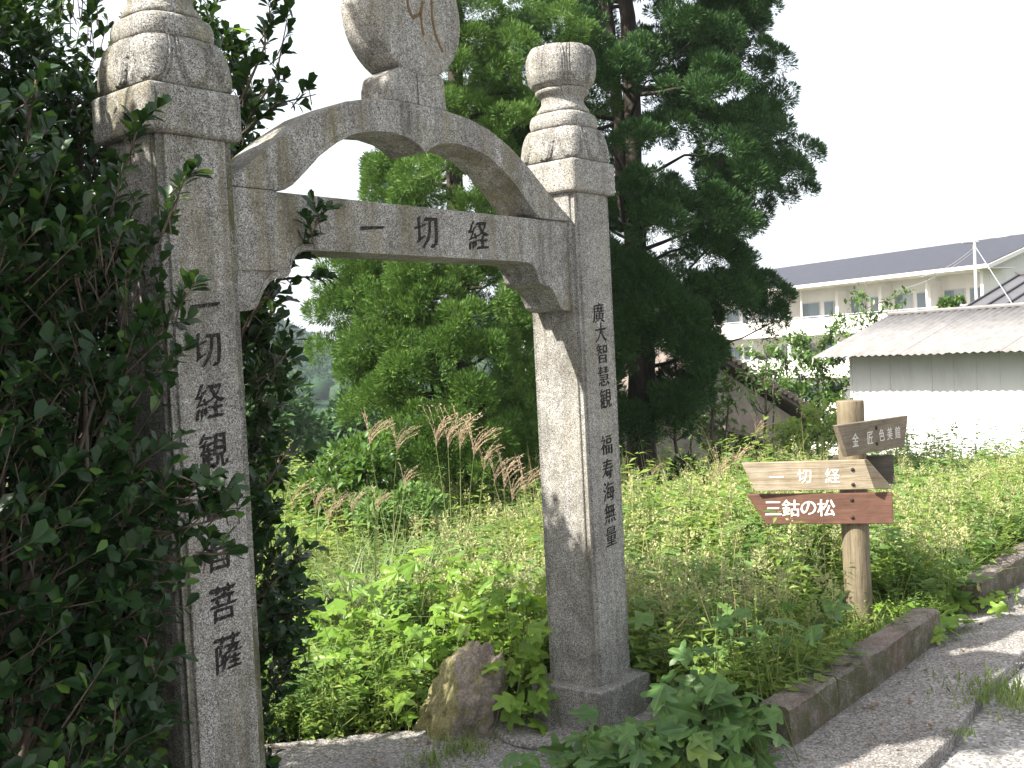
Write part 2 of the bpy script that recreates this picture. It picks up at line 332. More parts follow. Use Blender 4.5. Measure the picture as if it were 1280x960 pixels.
def rock_mat():
    mt, n, l, b = new_mat('mossy brown rock'); c = coords(n, l)
    f = noise_n(n, l, c, 9, 9, .8, .2); r = ramp(n, [(.30, (.075, .058, .046)), (.5, (.25, .205, .165)), (.68, (.42, .36, .30))]); l.new(f, r.inputs[0])
    g = n.new('ShaderNodeNewGeometry'); dt = n.new('ShaderNodeVectorMath'); dt.operation = 'DOT_PRODUCT'
    l.new(g.outputs['Normal'], dt.inputs[0]); dt.inputs[1].default_value = (-.8, .25, .1)
    mo = maths(n, l, 'ADD', dt.outputs['Value'], maths(n, l, 'SUBTRACT', noise_n(n, l, c, 11, 6, .7), .75)); rm = ramp(n, [(.14, (0, 0, 0)), (.26, (1, 1, 1))]); l.new(mo, rm.inputs[0])
    mc = mixc(n, l, noise_n(n, l, c, 40, 5, .7), (.10, .10, .035), (.36, .34, .13), 'MIX')
    col = mixc(n, l, maths(n, l, 'MULTIPLY', rm.outputs[0], .75), r.outputs[0], mc)
    sp = noise_n(n, l, c, 95, 5, .75); rs = ramp(n, [(.32, (.45, .44, .42)), (.6, (1.15, 1.15, 1.15))]); l.new(sp, rs.inputs[0]); col = mixc(n, l, 1., col, rs.outputs[0], 'MULTIPLY')
    l.new(col, b.inputs['Base Color']); b.inputs['Roughness'].default_value = .95
    bump(n, l, b, noise_n(n, l, c, 28, 8, .75), .9, .02); return mt
M_ROCK = rock_mat()

# ================================================================== the setting: ground, path, road, hills
def grid_sheet(name, xs, ys, zf, mat, kind='structure'):
    X, Y = np.meshgrid(xs, ys); V = np.stack([X, Y, zf(X, Y)], -1).reshape(-1, 3)
    nx, ny = len(xs), len(ys); i = np.arange(nx * ny).reshape(ny, nx)
    F = np.stack([i[:-1, :-1], i[:-1, 1:], i[1:, 1:], i[1:, :-1]], -1).reshape(-1, 4)
    o = link(name, np_mesh(name, V, F), mat, smooth=True)
    if kind: o['kind'] = kind
    return o
def ticks(lo, hi, fine_lo, fine_hi, st):
    a = [fine_lo - (1.22 ** k - 1) * 1.5 for k in range(1, 60)]; b = [fine_hi + (1.22 ** k - 1) * 1.5 for k in range(1, 60)]
    a = [x for x in a if x > lo][::-1]; b = [x for x in b if x < hi]
    return np.array([lo] + a + list(np.arange(fine_lo, fine_hi + 1e-6, st)) + b + [hi])
def vnoise(X, Y, s, seed=0.):
    f = np.vectorize(lambda x, y: mnoise.noise(Vector((x * s + seed, y * s - seed, seed))))
    return f(X, Y)
grid_sheet('ground', ticks(-900, 900, -4, 16, .4), ticks(-900, 900, -5, 14, .4),
           lambda X, Y: ground_z(X, Y) - .09 + .03 * vnoise(X, Y, .8) + np.where((Y < -.9) | (Y - X > 2.6), -.05, 0) + .05 * np.clip(depth_of(X, Y) - 5.4, 0, 1), M_GROUND)
# concrete approach through the gate, with an irregular back edge
pts = [(-3.2, -1.28), (2.4, -1.28), (2.8, -1.285), (3.13, -1.25), (3.43, -1.22), (4.6, -1.2), (9, -1.25), (14, -1.3), (14, -.60), (4.25, -.61), (2.35, -.60), (2.3, -.2),
       (2.42, .42), (2.1, .46), (1.98, .40), (1.87, .54), (1.67, .74), (1.53, .9), (1.4, 1.0), (1.18, 1.2), (.8, 1.45), (-.2, 1.5), (-3.2, 1.5)]
tag(bevel(from_bm('path', prism_bm(pts, 'z', -.30, -.2), M_PATH), .012, 2), kind='structure')
tag(from_bm('road', prism_bm([(-30, -9), (40, -9), (40, -1.22), (-30, -1.22)], 'z', -.33, -.262), M_ROAD), kind='structure')
# wooded hills
def hill_z(X, Y):
    d = depth_of(X, Y); lat = (X - CAM[0]) * .635 - (Y - CAM[1]) * .772
    az = lat / np.maximum(d, 1)
    h = 18 + 1.6 * np.sin(az * 21 + 2.2) + 6 * np.exp(-((az - .25) / .05) ** 2) - 9 * np.clip((az + .20) / .06, -1, 1) * (az < -.1)
    return -7.5 + h * np.clip((d - 170) / 150, 0, 1) ** .8
U = np.linspace(-1.2, 1.2, 130); D = np.linspace(150, 520, 60)
LA, DD = np.meshgrid(U, D)
HX = CAM[0] + DD * .7716 + LA * DD * .635; HY = CAM[1] + DD * .6361 - LA * DD * .772
HZ = hill_z(HX, HY); i = np.arange(HX.size).reshape(HX.shape)
F = np.stack([i[:-1, :-1], i[:-1, 1:], i[1:, 1:], i[1:, :-1]], -1).reshape(-1, 4)
o = link('hills', np_mesh('hills', np.stack([HX, HY, HZ], -1), F), M_HILL, smooth=True); o['kind'] = 'structure'

# ------------------------------------------------------------------ foliage tools
def unit(a): return a / np.maximum(np.linalg.norm(a, axis=-1, keepdims=True), 1e-9)
def frames(d, nrm):
    """rotation matrices: x along d, z near nrm"""
    x = unit(d); y = unit(np.cross(nrm, x)); z = np.cross(x, y)
    return np.stack([x, y, z], -1)
def scatter(tv, tf, M, s, off):
    """copy one template to N places"""
    tv = np.asarray(tv, float); tf = np.asarray(tf); n = len(off); s = np.asarray(s, float)
    if s.ndim == 1: s = s[:, None] * np.ones(3)
    V = np.einsum('nij,nkj->nki', M, tv[None] * s[:, None, :]) + off[:, None, :]
    F = (tf[None] + (np.arange(n) * len(tv))[:, None, None]).reshape(-1, tf.shape[1])
    return V.reshape(-1, 3), F
def join(parts):
    Vs, Fs, k = [], [], 0
    for V, F in parts: Vs.append(V); Fs.append(F + k); k += len(V)
    return np.concatenate(Vs), np.concatenate(Fs)
def rand_dirs(n): return unit(rng.normal(size=(n, 3)))
# templates (x = length, y = width, z = normal)
OVAL = (np.array([[0, 0, 0], [.38, .2, .06], [.74, .27, .05], [1, 0, -.05], [.74, -.27, .05], [.38, -.2, .06], [.55, 0, -.01]]),
        np.array([[0, 1, 6], [1, 2, 6], [2, 3, 6], [3, 4, 6], [4, 5, 6], [5, 0, 6]])[:, ::-1])
NEEDLE = (np.array([[0, 0, 0], [.5, .085, .03], [1, 0, -.02], [.5, -.085, .03]]), np.array([[0, 2, 1], [0, 3, 2]]))
LANCE = (np.array([[0, 0, 0], [.4, .15, .05], [1, 0, -.14], [.4, -.15, .05]]), np.array([[0, 2, 1], [0, 3, 2]]))
SMALL = (np.array([[0, 0, 0], [.45, .24, .06], [1, 0, -.08], [.45, -.24, .06]]), np.array([[0, 2, 1], [0, 3, 2]]))
KITE = (np.array([[0, 0, 0], [.55, .2, .03], [1, 0, 0], [.55, -.2, .03]]), np.array([[0, 2, 1], [0, 3, 2]]))
def lobed(seed, lobes=5):
    r = random.Random(seed); out_ = [(.0, 0, 0)]
    n = lobes * 4 + 1
    for k in range(n):
        t = k / (n - 1); a = (-2.35 + 4.7 * t)
        c = math.cos(t * (lobes - 1) * 2 * PI)
        rad = (.40 + .16 * c) * (1.12 - .28 * abs(a) / 2.35) * r.uniform(.92, 1.08)
        x = .42 + rad * math.cos(a); y = rad * math.sin(a)
        out_.append((x, y, -.22 * (y * y) - .25 * (x - .4) ** 2 + r.uniform(-.03, .03)))
    out_.append((.42, 0, -.02)); c = len(out_) - 1
    F = [(c, k, k + 1) for k in range(0, c - 1)] + [(c, c - 1, 0)]
    return np.array(out_), np.array(F)
LOBED = [lobed(k) for k in (3, 8, 21)]
def blade(bend, seg=4):
    V = []; x = z = 0.; a = 1.45
    for k in range(seg + 1):
        wd = .5 * (1 - (k / seg) ** 1.6) + .02
        V += [(x, wd, z), (x, -wd, z)]
        x += math.cos(a) / seg; z += math.sin(a) / seg; a -= bend / seg
    F = []
    for k in range(seg): F += [(2 * k, 2 * k + 1, 2 * k + 2), (2 * k + 1, 2 * k + 3, 2 * k + 2)]
    return np.array(V), np.array(F)
BLADES = [blade(b) for b in (.5, 1.1, 1.8, 2.6)]
UPV = np.array([0, 0, 1.])
def grass_at(P, hgt, wid, bends=(0, 1, 2, 3), lean=0.25):
    parts = []; n = len(P); pick = rng.choice(bends, n)
    for b in set(bends):
        i = np.where(pick == b)[0]
        if not len(i): continue
        a = rng.uniform(0, 2 * PI, len(i)); x = np.stack([np.cos(a), np.sin(a), rng.normal(0, lean, len(i))], -1)
        x = unit(x); y = unit(np.cross(UPV, x)); z = np.cross(x, y)
        M = np.stack([x, y, z], -1)
        h = np.asarray(hgt)[i] if hasattr(hgt, '__len__') else np.full(len(i), hgt)
        s = np.stack([h, np.full(len(i), 1.) * (np.asarray(wid)[i] if hasattr(wid, '__len__') else wid), h], -1)
        parts.append(scatter(*BLADES[b], M, s, P[i]))
    return join(parts)
def branch_path(a, b, sag=0., n=5, wob=.06):
    a = np.array(a, float); b = np.array(b, float); L = np.linalg.norm(b - a); out_ = []
    for k in range(n):
        t = k / (n - 1); p = a + (b - a) * t; p[2] -= sag * L * 4 * t * (1 - t)
        if 0 < k < n - 1: p += rng.normal(0, wob * L * .4, 3)
        out_.append(p)
    return out_
LEAF_MESH = {}
def leaf_objs(parent, name, tmpl_list, M, s, off, mats, limit=300, cell=9, origin=(0, 0, 0)):
    """the leaves that show largest become objects of their own; returns mask of those left for the joint mesh"""
    n = len(off); u, v, z = pix(off + M[:, :, 0] * (s[:, None] * .5))
    ok = (u > -5) & (u < 1285) & (v > -5) & (v < 965) & (z > .4)
    order = np.argsort(z); seen = set(); pickd = []
    for i in order:
        if not ok[i]: continue
        c = (int(u[i] // cell), int(v[i] // cell))
        if c in seen: continue
        for dx in (-1, 0, 1):
            for dy in (-1, 0, 1): seen.add((c[0] + dx, c[1] + dy))
        pickd.append(i)
    sz = np.array([s[i] / z[i] for i in pickd]); keep = [pickd[k] for k in np.argsort(-sz)[:limit]]
    mask = np.ones(n, bool); o3 = np.array(origin)
    for q, i in enumerate(keep):
        mask[i] = False
        k = q % len(tmpl_list); key = (name, k, mats.name)
        if key not in LEAF_MESH:
            me = np_mesh(name, *tmpl_list[k]); me.materials.append(mats); LEAF_MESH[key] = me
        o = bpy.data.objects.new(name, LEAF_MESH[key]); COL.objects.link(o); o.parent = parent
        mm = Matrix.Identity(4)
        for a in range(3):
            for b in range(3): mm[a][b] = M[i, a, b] * s[i]
            mm[a][3] = off[i, a] - o3[a]
        o.matrix_local = mm
    return mask
def shoots(P, Dr, length, per, leaf, spread=.9):
    """leafy shoots: returns leaf frames, sizes, offsets"""
    n = len(P); Ms, ss, os_ = [], [], []
    for k in range(per):
        t = .25 + .75 * (k + rng.uniform(-.3, .3, n)) / (per - 1)
        side = rand_dirs(n); side = unit(side - Dr * np.sum(side * Dr, -1, keepdims=True))
        d = unit(Dr * (.35 + .5 * t[:, None]) + side * spread + UPV * .15)
        nr = unit(Dr * .8 + UPV * .6 - d * .2 + rng.normal(0, .25, (n, 3)))
        Ms.append(frames(d, nr)); ss.append(leaf * rng.uniform(.7, 1.2, n)); os_.append(P + Dr * (length * t)[:, None])
    return np.concatenate(Ms), np.concatenate(ss), np.concatenate(os_)
def twigs(name, P, Dr, length, parent, mat, r0=.003):
    n = len(P); a = unit(np.cross(Dr, rand_dirs(n))); b = np.cross(Dr, a); V = []; 
    for t, rr in ((0, r0), (1, r0 * .5)):
        for k in range(3):
            an = k * 2 * PI / 3; V.append(P + Dr * (np.asarray(length) * t)[:, None] + (a * math.cos(an) + b * math.sin(an)) * rr)
    V = np.stack(V, 1).reshape(-1, 3); f = np.array([[0, 1, 4, 3], [1, 2, 5, 4], [2, 0, 3, 5]])
    F = (f[None] + (np.arange(n) * 6)[:, None, None]).reshape(-1, 4)
    o = link(name, np_mesh(name, V, F), mat, parent); o['kind'] = 'stuff'; return o

# ================================================================== the stone gate
gate = thing('stone_gate', 'weathered granite gate with two carved pillars, curved arch and round stone on top', 'gate', (1.17, .14, -.2))
GO = Vector((-1.17, -.14, .2))
PW = .275; ZT, ZB = 2.335, 2.19; XR = 2.06
def shaft_outline(x0):
    c, s = .030, .011; w_ = PW; q = []
    for (cx, cy, ax, ay) in ((x0, 0, 1, 1), (x0 + w_, 0, -1, 1), (x0 + w_, w_, -1, -1), (x0, w_, 1, -1)):
        loc = [(0, c), (s * .9, c), (s * .9, c - .012), (s * .45, s * .45), (c - .012, s * .9), (c, s * .9), (c, 0)]
        pts_ = [(cx + ax * a, cy + ay * b) for a, b in loc]
        if (ax, ay) in ((-1, 1), (1, -1)): pts_ = pts_[::-1]
        q += pts_
    return q
def sweep_square(profile, seg=64, pet=None):
    """rounded-square lathe: profile rows (half width, z, exponent); pet(theta,row t)->radial offset"""
    V = []; rows = len(profile)
    for r, (hw, z, ex) in enumerate(profile):
        for k in range(seg):
            a = 2 * PI * k / seg; c, s_ = math.cos(a), math.sin(a)
            rad = hw / (abs(c) ** ex + abs(s_) ** ex) ** (1 / ex)
            if pet: rad += pet(a, r / (rows - 1), hw)
            V.append((rad * c, rad * s_, z))
    F = []
    for r in range(rows - 1):
        for k in range(seg): F.append((r * seg + k, r * seg + (k + 1) % seg, (r + 1) * seg + (k + 1) % seg, (r + 1) * seg + k))
    bm = bmesh.new(); vs = [bm.verts.new(p) for p in V]
    for f in F: bm.faces.new([vs[q] for q in f])
    bm.faces.new([vs[k] for k in range(seg)][::-1]); bm.faces.new([vs[(rows - 1) * seg + k] for k in range(seg)])
    return bm
def hang_petals(n, off=0., depth=.012, shape=1.0):
    def f(a, t, hw):
        u = ((a - off) * n / (2 * PI)) % 1.0 * 2 - 1                    # -1..1 inside one petal
        half = math.sqrt(max(0., 1 - max(0., (.62 - t) / .58) ** 2)) * .86 if t < .62 else .86
        e = abs(u) - half
        if t < .04: return -.004
        if e < -.16: return depth * (.55 + .35 * (1 - (u / .7) ** 2))
        if e < -.10: return depth * .05
        if e < 0: return depth * .75
        if e < .07: return -depth * .35
        return depth * .15 * (1 if t > .15 else 0)
    return f
def up_petals(n, off=0., depth=.006):
    g = hang_petals(n, off, depth)
    return lambda a, t, hw: g(a, 1.0 - t, hw) if .1 < t < .97 else 0
def lerp_profile(keys, n):
    out_ = []
    for k in range(n):
        t = k / (n - 1) * (len(keys) - 1); i = min(int(t), len(keys) - 2); f = t - i
        out_.append(tuple(keys[i][j] * (1 - f) + keys[i + 1][j] * f for j in range(3)))
    return out_
def pillar(x0, mat, capmat, side):
    sh = from_bm('pillar', prism_bm(shaft_outline(x0), 'z', -.02, ZB, None), mat, gate, GO)
    bevel(sh, .003, 1); sh.data.materials.append(GR_MOSS)
    for f in sh.data.polygons:
        if side < 0 and abs(f.normal.z) < .5 and min((Vector(sh.data.vertices[a].co) - Vector(sh.data.vertices[b_].co)).length for a, b_ in f.edge_keys) < .03: f.material_index = 1
    sh['label'] = ('near left pillar, half covered by leaves, with large black characters' if side < 0 else
                   'far right pillar, sunlit on its left face, with a column of small black characters')
    cx, cy = x0 + PW / 2, PW / 2; h = PW / 2 + .024
    pl = box_bm(cx - h, cx + h, cy - h, cy + h, ZB, ZT)
    bevel(from_bm('plinth', pl, capmat, sh), .016, 3)
    p = lerp_profile([(.146, 0, 6), (.152, .015, 5.5), (.154, .045, 5), (.151, .08, 4.6), (.146, .11, 4.2), (.139, .132, 4), (.130, .147, 3.8), (.112, .150, 3.6)], 48)
    from_bm('lotus_base', sweep_square(p, 256, hang_petals(8, -PI / 8, .013)), capmat, sh, (cx, cy, ZT + .001), True)
    p = lerp_profile([(.120, 0, 3.8), (.129, .008, 3.8), (.132, .025, 3.8), (.130, .050, 3.7), (.124, .066, 3.5), (.112, .075, 3.2), (.095, .077, 2.8)], 16)
    from_bm('shoulder', sweep_square(p, 48), capmat, sh, (cx, cy, ZT + .150), True)
    p = [(.106, 0, 2.6), (.112, .006, 2.6), (.110, .018, 2.5), (.103, .032, 2.2), (.098, .045, 2), (.096, .062, 2), (.101, .078, 2), (.116, .088, 2), (.123, .096, 2), (.121, .105, 2), (.112, .110, 2)]
    from_bm('neck', sweep_square(p, 48), capmat, sh, (cx, cy, ZT + .226), True)
    p = lerp_profile([(.112, 0, 2), (.132, .02, 2), (.145, .05, 2), (.150, .09, 2), (.149, .13, 2), (.142, .16, 2), (.128, .182, 2), (.09, .189, 2), (.04, .190, 2)], 48)
    from_bm('lotus_bowl', sweep_square(p, 256, up_petals(8, 0, .012)), capmat, sh, (cx, cy, ZT + .336), True)
    b = box_bm(cx - PW / 2 - .06, cx + PW / 2 + .06, cy - PW / 2 - .06, cy + PW / 2 + .06, -.26, 0)
    bevel(from_bm('base_block', b, GR_BASE, sh), .008, 2)
    return sh
pillar_l = pillar(0., GR, GR_BEAM, -1); pillar_r = pillar(XR, GR_CLEAN, GR_CLEAN, 1)
# lintel with stepped brackets, front profile mirrored about x = 1.17
half = [(.548, 1.876), (.60, 1.874), (.632, 1.860), (.654, 1.835), (.664, 1.800), (.676, 1.785), (.70, 1.780), (.73, 1.776), (.752, 1.765), (.772, 1.745), (.79, 1.715), (.803, 1.692), (.82, 1.678), (.845, 1.672), (.89, 1.671)]
prof = [(1.17 + a, z) for a, z in half] + [(2.061, 2.061), (.279, 2.061)] + [(1.17 - a, z) for a, z in half[::-1]]
lint = from_bm('lintel', prism_bm(prof, 'y', .045, .235), GR_BEAM, gate, GO); bevel(lint, .006, 2)
# raised rim along the lower edge of the lintel
rim = [(1.17 + a, z) for a, z in half]; rim_l = [(1.17 - a, z) for a, z in half[::-1]]
full = rim_l + rim
bmr = bmesh.new()
prism_bm(full + [(x, z + .022) for x, z in full[::-1]], 'y', .041, .046, bmr)
from_bm('edge_rim', bmr, GR_BEAM, lint)
bevel(from_bm('end_block', box_bm(.277, .455, .034, .24, 1.80, 2.0615), GR_BEAM, lint), .006, 2)
# arch
outer = [(.165, 2.102), (.17, 2.165), (.25, 2.232), (.36, 2.298), (.50, 2.372), (.62, 2.412)]
oh = [(0, 2.440), (.13, 2.440), (.26, 2.428), (.38, 2.400), (.51, 2.345), (.62, 2.278), (.72, 2.205), (.79, 2.155), (.845, 2.115), (.889, 2.092)]
ih = [(0, 2.262), (.03, 2.285), (.09, 2.308), (.17, 2.318), (.26, 2.312), (.36, 2.288), (.44, 2.248), (.52, 2.195), (.59, 2.132), (.645, 2.085), (.68, 2.066), (.72, 2.0625)]
bma = bmesh.new()
vs = {}
NARC = 36
def samp(h, t):
    x = t; 
    for (a, b), (c, d) in zip(h, h[1:]):
        if a <= x <= c: return b + (d - b) * (x - a) / (c - a)
    return h[-1][1]
out_pts = [(1.17 - a, z) for a, z in oh[::-1]] + [(1.17 + a, z) for a, z in oh[1:]]
in_pts = [(1.17 + .889, 2.0625)] + [(1.17 + a, z) for a, z in ih[::-1]] + [(1.17 - a, z) for a, z in ih[1:]] + [(1.17 - .889, 2.0625)]
arch = from_bm('arch', prism_bm(out_pts + in_pts, 'y', .035, .225), GR_BEAM, gate, GO); bevel(arch, .008, 2)
ipos = [(1.17 + a, z) for a, z in ih]; ineg = [(1.17 - a, z) for a, z in ih[::-1]]
for side, pp in ((1, ipos), (-1, ineg)):
    up_ = [(x + .004 * side, z + .016) for x, z in pp]
    from_bm('arch_moulding', prism_bm(pp + up_[::-1], 'y', .0305, .036), GR_BEAM, arch)
# round carved stone on its foot
foot = from_bm('medallion_foot', prism_bm([(1.02, 2.436), (1.33, 2.436), (1.325, 2.50), (1.322, 2.572), (1.27, 2.578), (1.09, 2.578), (1.035, 2.545), (1.022, 2.50)], 'y', .055, .215), GR, arch); bevel(foot, .012, 2)
from_bm('foot_groove', prism_bm([(1.166, 2.443), (1.171, 2.443), (1.171, 2.565), (1.166, 2.565)], 'y', .0545, .060), M_INK_FAINT, arch)
cc = [(1.19 + .24 * math.cos(a), 2.795 + .24 * math.sin(a) * (1.0 if math.sin(a) < 0 else 1.1)) for a in np.linspace(0, 2 * PI, 56, endpoint=False)]
med = from_bm('medallion', prism_bm(cc, 'y', .05, .225), GR, arch); bevel(med, .014, 3)
M_GROOVE = flat('brown lichen in carving', (.12, .075, .035), .95, .3, 40)
for path, wd in (([(1.13, 2.86), (1.135, 2.80), (1.155, 2.765), (1.20, 2.79), (1.215, 2.84)], .013), ([(1.20, 2.80), (1.205, 2.73), (1.212, 2.71)], .011), ([(1.265, 2.86), (1.262, 2.79), (1.275, 2.73), (1.30, 2.685), (1.315, 2.668)], .011)):
    bmg = bmesh.new()
    for k_, (p_, q_) in enumerate(zip(path, path[1:])):
        dx, dz = q_[0] - p_[0], q_[1] - p_[1]; L_ = math.hypot(dx, dz); nx, nz = -dz / L_ * wd / 2, dx / L_ * wd / 2; e = (k_ % 2) * .0004
        prism_bm([(p_[0] + nx, p_[1] + nz), (p_[0] - nx, p_[1] - nz), (q_[0] - nx * .8, q_[1] - nz * .8), (q_[0] + nx * .8, q_[1] + nz * .8)], 'y', .0485 - e, .053, bmg)
    from_bm('carved_groove', bmg, M_GROOVE, arch)

# ------------------------------------------------------------------ characters (flat lettering cut or painted on the surfaces)
def glyph(ch, size, mat, name='carved_character', wx=1.0, thin=0.0, depth=.0015, shear=0.0):
    cu = bpy.data.curves.new('glyph', 'FONT'); cu.body = ch; cu.size = size; cu.align_x = 'CENTER'; cu.align_y = 'CENTER'
    cu.extrude = depth; cu.resolution_u = 3; cu.offset = thin; cu.shear = shear
    to = bpy.data.objects.new('glyph', cu); COL.objects.link(to)
    dg = bpy.context.evaluated_depsgraph_get(); me = bpy.data.meshes.new_from_object(to.evaluated_get(dg))
    bpy.data.objects.remove(to); bpy.data.curves.remove(cu)
    co = np.zeros(len(me.vertices) * 3, np.float32); me.vertices.foreach_get('co', co); co = co.reshape(-1, 3)
    if len(co):
        mid = (co.min(0) + co.max(0)) / 2; co -= mid; co[:, 0] *= wx
        me.vertices.foreach_set('co', co.ravel())
    me.name = name; me.materials.clear(); me.materials.append(mat); me.update(); return me
def brush(me, amp, tilt=.06):
    """hand-cut look: right side rises, strokes swell and wobble"""
    co = np.zeros(len(me.vertices) * 3, np.float32); me.vertices.foreach_get('co', co); co = co.reshape(-1, 3)
    co[:, 1] += tilt * co[:, 0]
    for p in co:
        v = mnoise.noise_vector(Vector((p[0] * 40, p[1] * 40, 1.7))) + mnoise.noise_vector(Vector((p[0] * 110, p[1] * 110, 4.2))) * .4; p[0] += amp * v[0]; p[1] += amp * v[1]
    me.vertices.foreach_set('co', co.ravel()); me.update()
def nib(me, w_):
    """broad brush: the thin outline laid three times along a slanted nib"""
    bm = bmesh.new()
    for k, f in enumerate((-1, 0, 1)):
        n0 = len(bm.verts); bm.from_mesh(me); bm.verts.ensure_lookup_table()
        for v in bm.verts[n0:]: v.co += Vector((f * w_ * .85, f * w_ * .55, .00025 * k))
    bm.to_mesh(me); bm.free(); me.update()
def put(ch, u, v, y, size, parent, mat=None, wx=1., thin=0., amp=.0055, rise=.06):
    P = on_y(u, v, y); me = glyph(ch, size, mat or M_INK, wx=wx, thin=thin - .012 * size); nib(me, .032 * size); brush(me, amp, rise)
    o = link('carved_character', me, None, parent); o.rotation_euler = (PI / 2, 0, 0); o.location = (P[0], y, P[2])
for ch, u, v in zip('一切経観世音菩薩', (256, 259, 262, 267, 270, 274, 279, 285), (381, 437, 501, 563, 626, 690, 753, 815)):
    put(ch, u, v, -.0003, .118, pillar_l, wx=.92)
for ch, u, v in zip('廣大智慧観福寿海無量', (748, 751, 752.5, 754.5, 757, 758, 759.5, 761, 762.5, 764), (391, 415, 442, 470, 498, 556, 586, 614, 641, 670)):
    put(ch, u, v, -.0003, .098, pillar_r, wx=.98, thin=-.0006, amp=.003)
for ch, u, v, sz in (('一', 465, 284, .125), ('切', 533, 290, .135), ('経', 598, 294, .125)):
    put(ch, u, v, .0445, sz, lint)
for k, ch in enumerate('十二月廿八日吉'):                                 # small worn column on the left face of the near pillar
    me = glyph(ch, .034, M_INK_FAINT, thin=-.0004); brush(me, .0015)
    o = link('carved_character', me, None, pillar_l); o.rotation_euler = (PI / 2, 0, -PI / 2); o.location = (-.0003, .075, .80 - .052 * k)

# ================================================================== signpost
sp = thing('signpost', 'round timber signpost with white lettered arrow boards beside the kerb', 'signpost', (4.22, -.32, -.2))
SPO = Vector((-4.22, .32, .2))
bmp_ = bmesh.new(); rings = []
for k, z in enumerate(np.linspace(-.3, 1.13, 24)):
    ring = []
    for a in np.linspace(0, 2 * PI, 28, endpoint=False):
        r = .0765 * (1 + .03 * mnoise.noise(Vector((math.cos(a) * 1.5, math.sin(a) * 1.5, z * 1.2))) + .015 * mnoise.noise(Vector((math.cos(a) * 6, math.sin(a) * 6, z * 4))))
        ring.append(bmp_.verts.new((4.22 + r * math.cos(a), -.32 + r * math.sin(a), z)))
    rings.append(ring)
for A, B in zip(rings, rings[1:]):
    for k in range(28): bmp_.faces.new([A[k], A[(k + 1) % 28], B[(k + 1) % 28], B[k]])
bmp_.faces.new(rings[-1])
bevel(from_bm('post', bmp_, M_POST, sp, SPO, True), .006, 2)
F2 = Vector((FW[0], FW[1], 0)).normalized(); R2 = Vector((RT[0], RT[1], 0)).normalized()
def board(name, ang, outline, z, mat, off, th=.03, label=None, along=0.):
    """outline in board coordinates (x to the right, z up), board turned by ang about the post"""
    d = (R2 * math.cos(ang) - F2 * math.sin(ang)); nrm = Vector((d.y, -d.x, 0))        # nrm faces the camera
    o = from_bm(name, prism_bm(outline, 'y', 0, th), mat, sp); bevel(o, .004, 2)
    if label: o['label'] = label
    o.location = Vector((4.22, -.32, z)) + nrm * (.070 + off + th) + d * along + SPO
    o.rotation_euler = (0, 0, math.atan2(d.y, d.x)); return o
def letters(b, txt, x0, dx, z, size, mat, wx=1., thin=0.):
    for k, ch in enumerate(txt):
        me = glyph(ch, size, mat, 'painted_character', wx, thin, .001)
        if size > .1: nib(me, .02 * size)
        brush(me, .0012, 0)
        o = link('painted_character', me, None, b); o.rotation_euler = (PI / 2, 0, 0); o.location = (x0 + dx * k, -.0006, z)
def bolts(b, ps):
    for x, z in ps:
        bm = bmesh.new(); bmesh.ops.create_uvsphere(bm, u_segments=10, v_segments=6, radius=.011)
        for v in bm.verts: v.co.y *= .6
        o = from_bm('bolt', bm, M_NAIL, b, (x, -.002, z), True)
b1 = board('arrow_board', .28, [(-.60, .088), (.205, .088), (.205, -.088), (-.49, -.088)], .521, M_BOARD_RED, .0, label='lowest board, red brown with bright white characters')
letters(b1, '三鈷の松', -.45, .098, .006, .104, M_WHITE_PAINT, 1., .0); bolts(b1, [(-.015, .05), (-.015, -.05)])
b2 = board('arrow_board', .22, [(-.625, .084), (.075, .084), (.205, -.084), (-.55, -.084)], .713, M_BOARD_TAN, .0, label='middle board, bleached tan wood with worn white characters')
letters(b2, '一切経', -.43, .155, -.002, .09, M_WHITE_WORN, .95, .001); bolts(b2, [(-.01, .03), (-.01, -.055)])
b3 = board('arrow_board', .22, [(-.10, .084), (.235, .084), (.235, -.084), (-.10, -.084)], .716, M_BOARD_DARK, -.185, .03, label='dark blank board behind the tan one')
b4 = board('arrow_board', -.70, [(-.33, .09), (.40, .09), (.345, -.09), (-.245, -.09)], .925, M_BOARD_GREY, .025, .034, label='uppermost board, grey brown wood pointing right')
letters(b4, '金匠', -.165, .15, -.005, .082, M_WHITE_WORN, .8, .0); letters(b4, '色美館', .105, .085, .0, .075, M_WHITE_WORN, .8, .0); bolts(b4, [(.05, .045), (.05, -.045)])

# ================================================================== kerb stones
def kerb(x0, x1, label, tilt=0., dz=0.):
    bm = bmesh.new(); n = max(3, int((x1 - x0) / .022)); rows = []
    prof_ = [(-.782, -.27), (-.782, -.2), (-.779, -.12), (-.776, -.045), (-.765, -.031), (-.70, -.029), (-.645, -.033), (-.634, -.046), (-.63, -.27)]
    for k in range(n + 1):
        x = x0 + (x1 - x0) * k / n; row = []
        for (y, z) in prof_:
            v = mnoise.noise_vector(Vector((x * 7, y * 14, z * 14))) * .008 + mnoise.noise_vector(Vector((x * 26, y * 40, z * 40))) * .0045
            row.append(bm.verts.new((x + v.x * (.5 if k in (0, n) else .1), y + v.y, z + v.z + dz + tilt * (x - x0))))
        rows.append(row)
    for A, B in zip(rows, rows[1:]):
        for j in range(len(prof_) - 1): bm.faces.new([A[j], A[j + 1], B[j + 1], B[j]])
    bm.faces.new(rows[0]); bm.faces.new(rows[-1][::-1])
    o = from_bm('kerb_stone', bm, M_KERB)
    return tag(o, label, 'kerb stone', 'kerb stones along the path')
kerb(2.33, 2.82, 'short mossy concrete kerb stone nearest the gate pillar, its broken end in the leaves', .0, -.004)
kerb(2.83, 4.22, 'long brown concrete kerb stone running below the signpost')
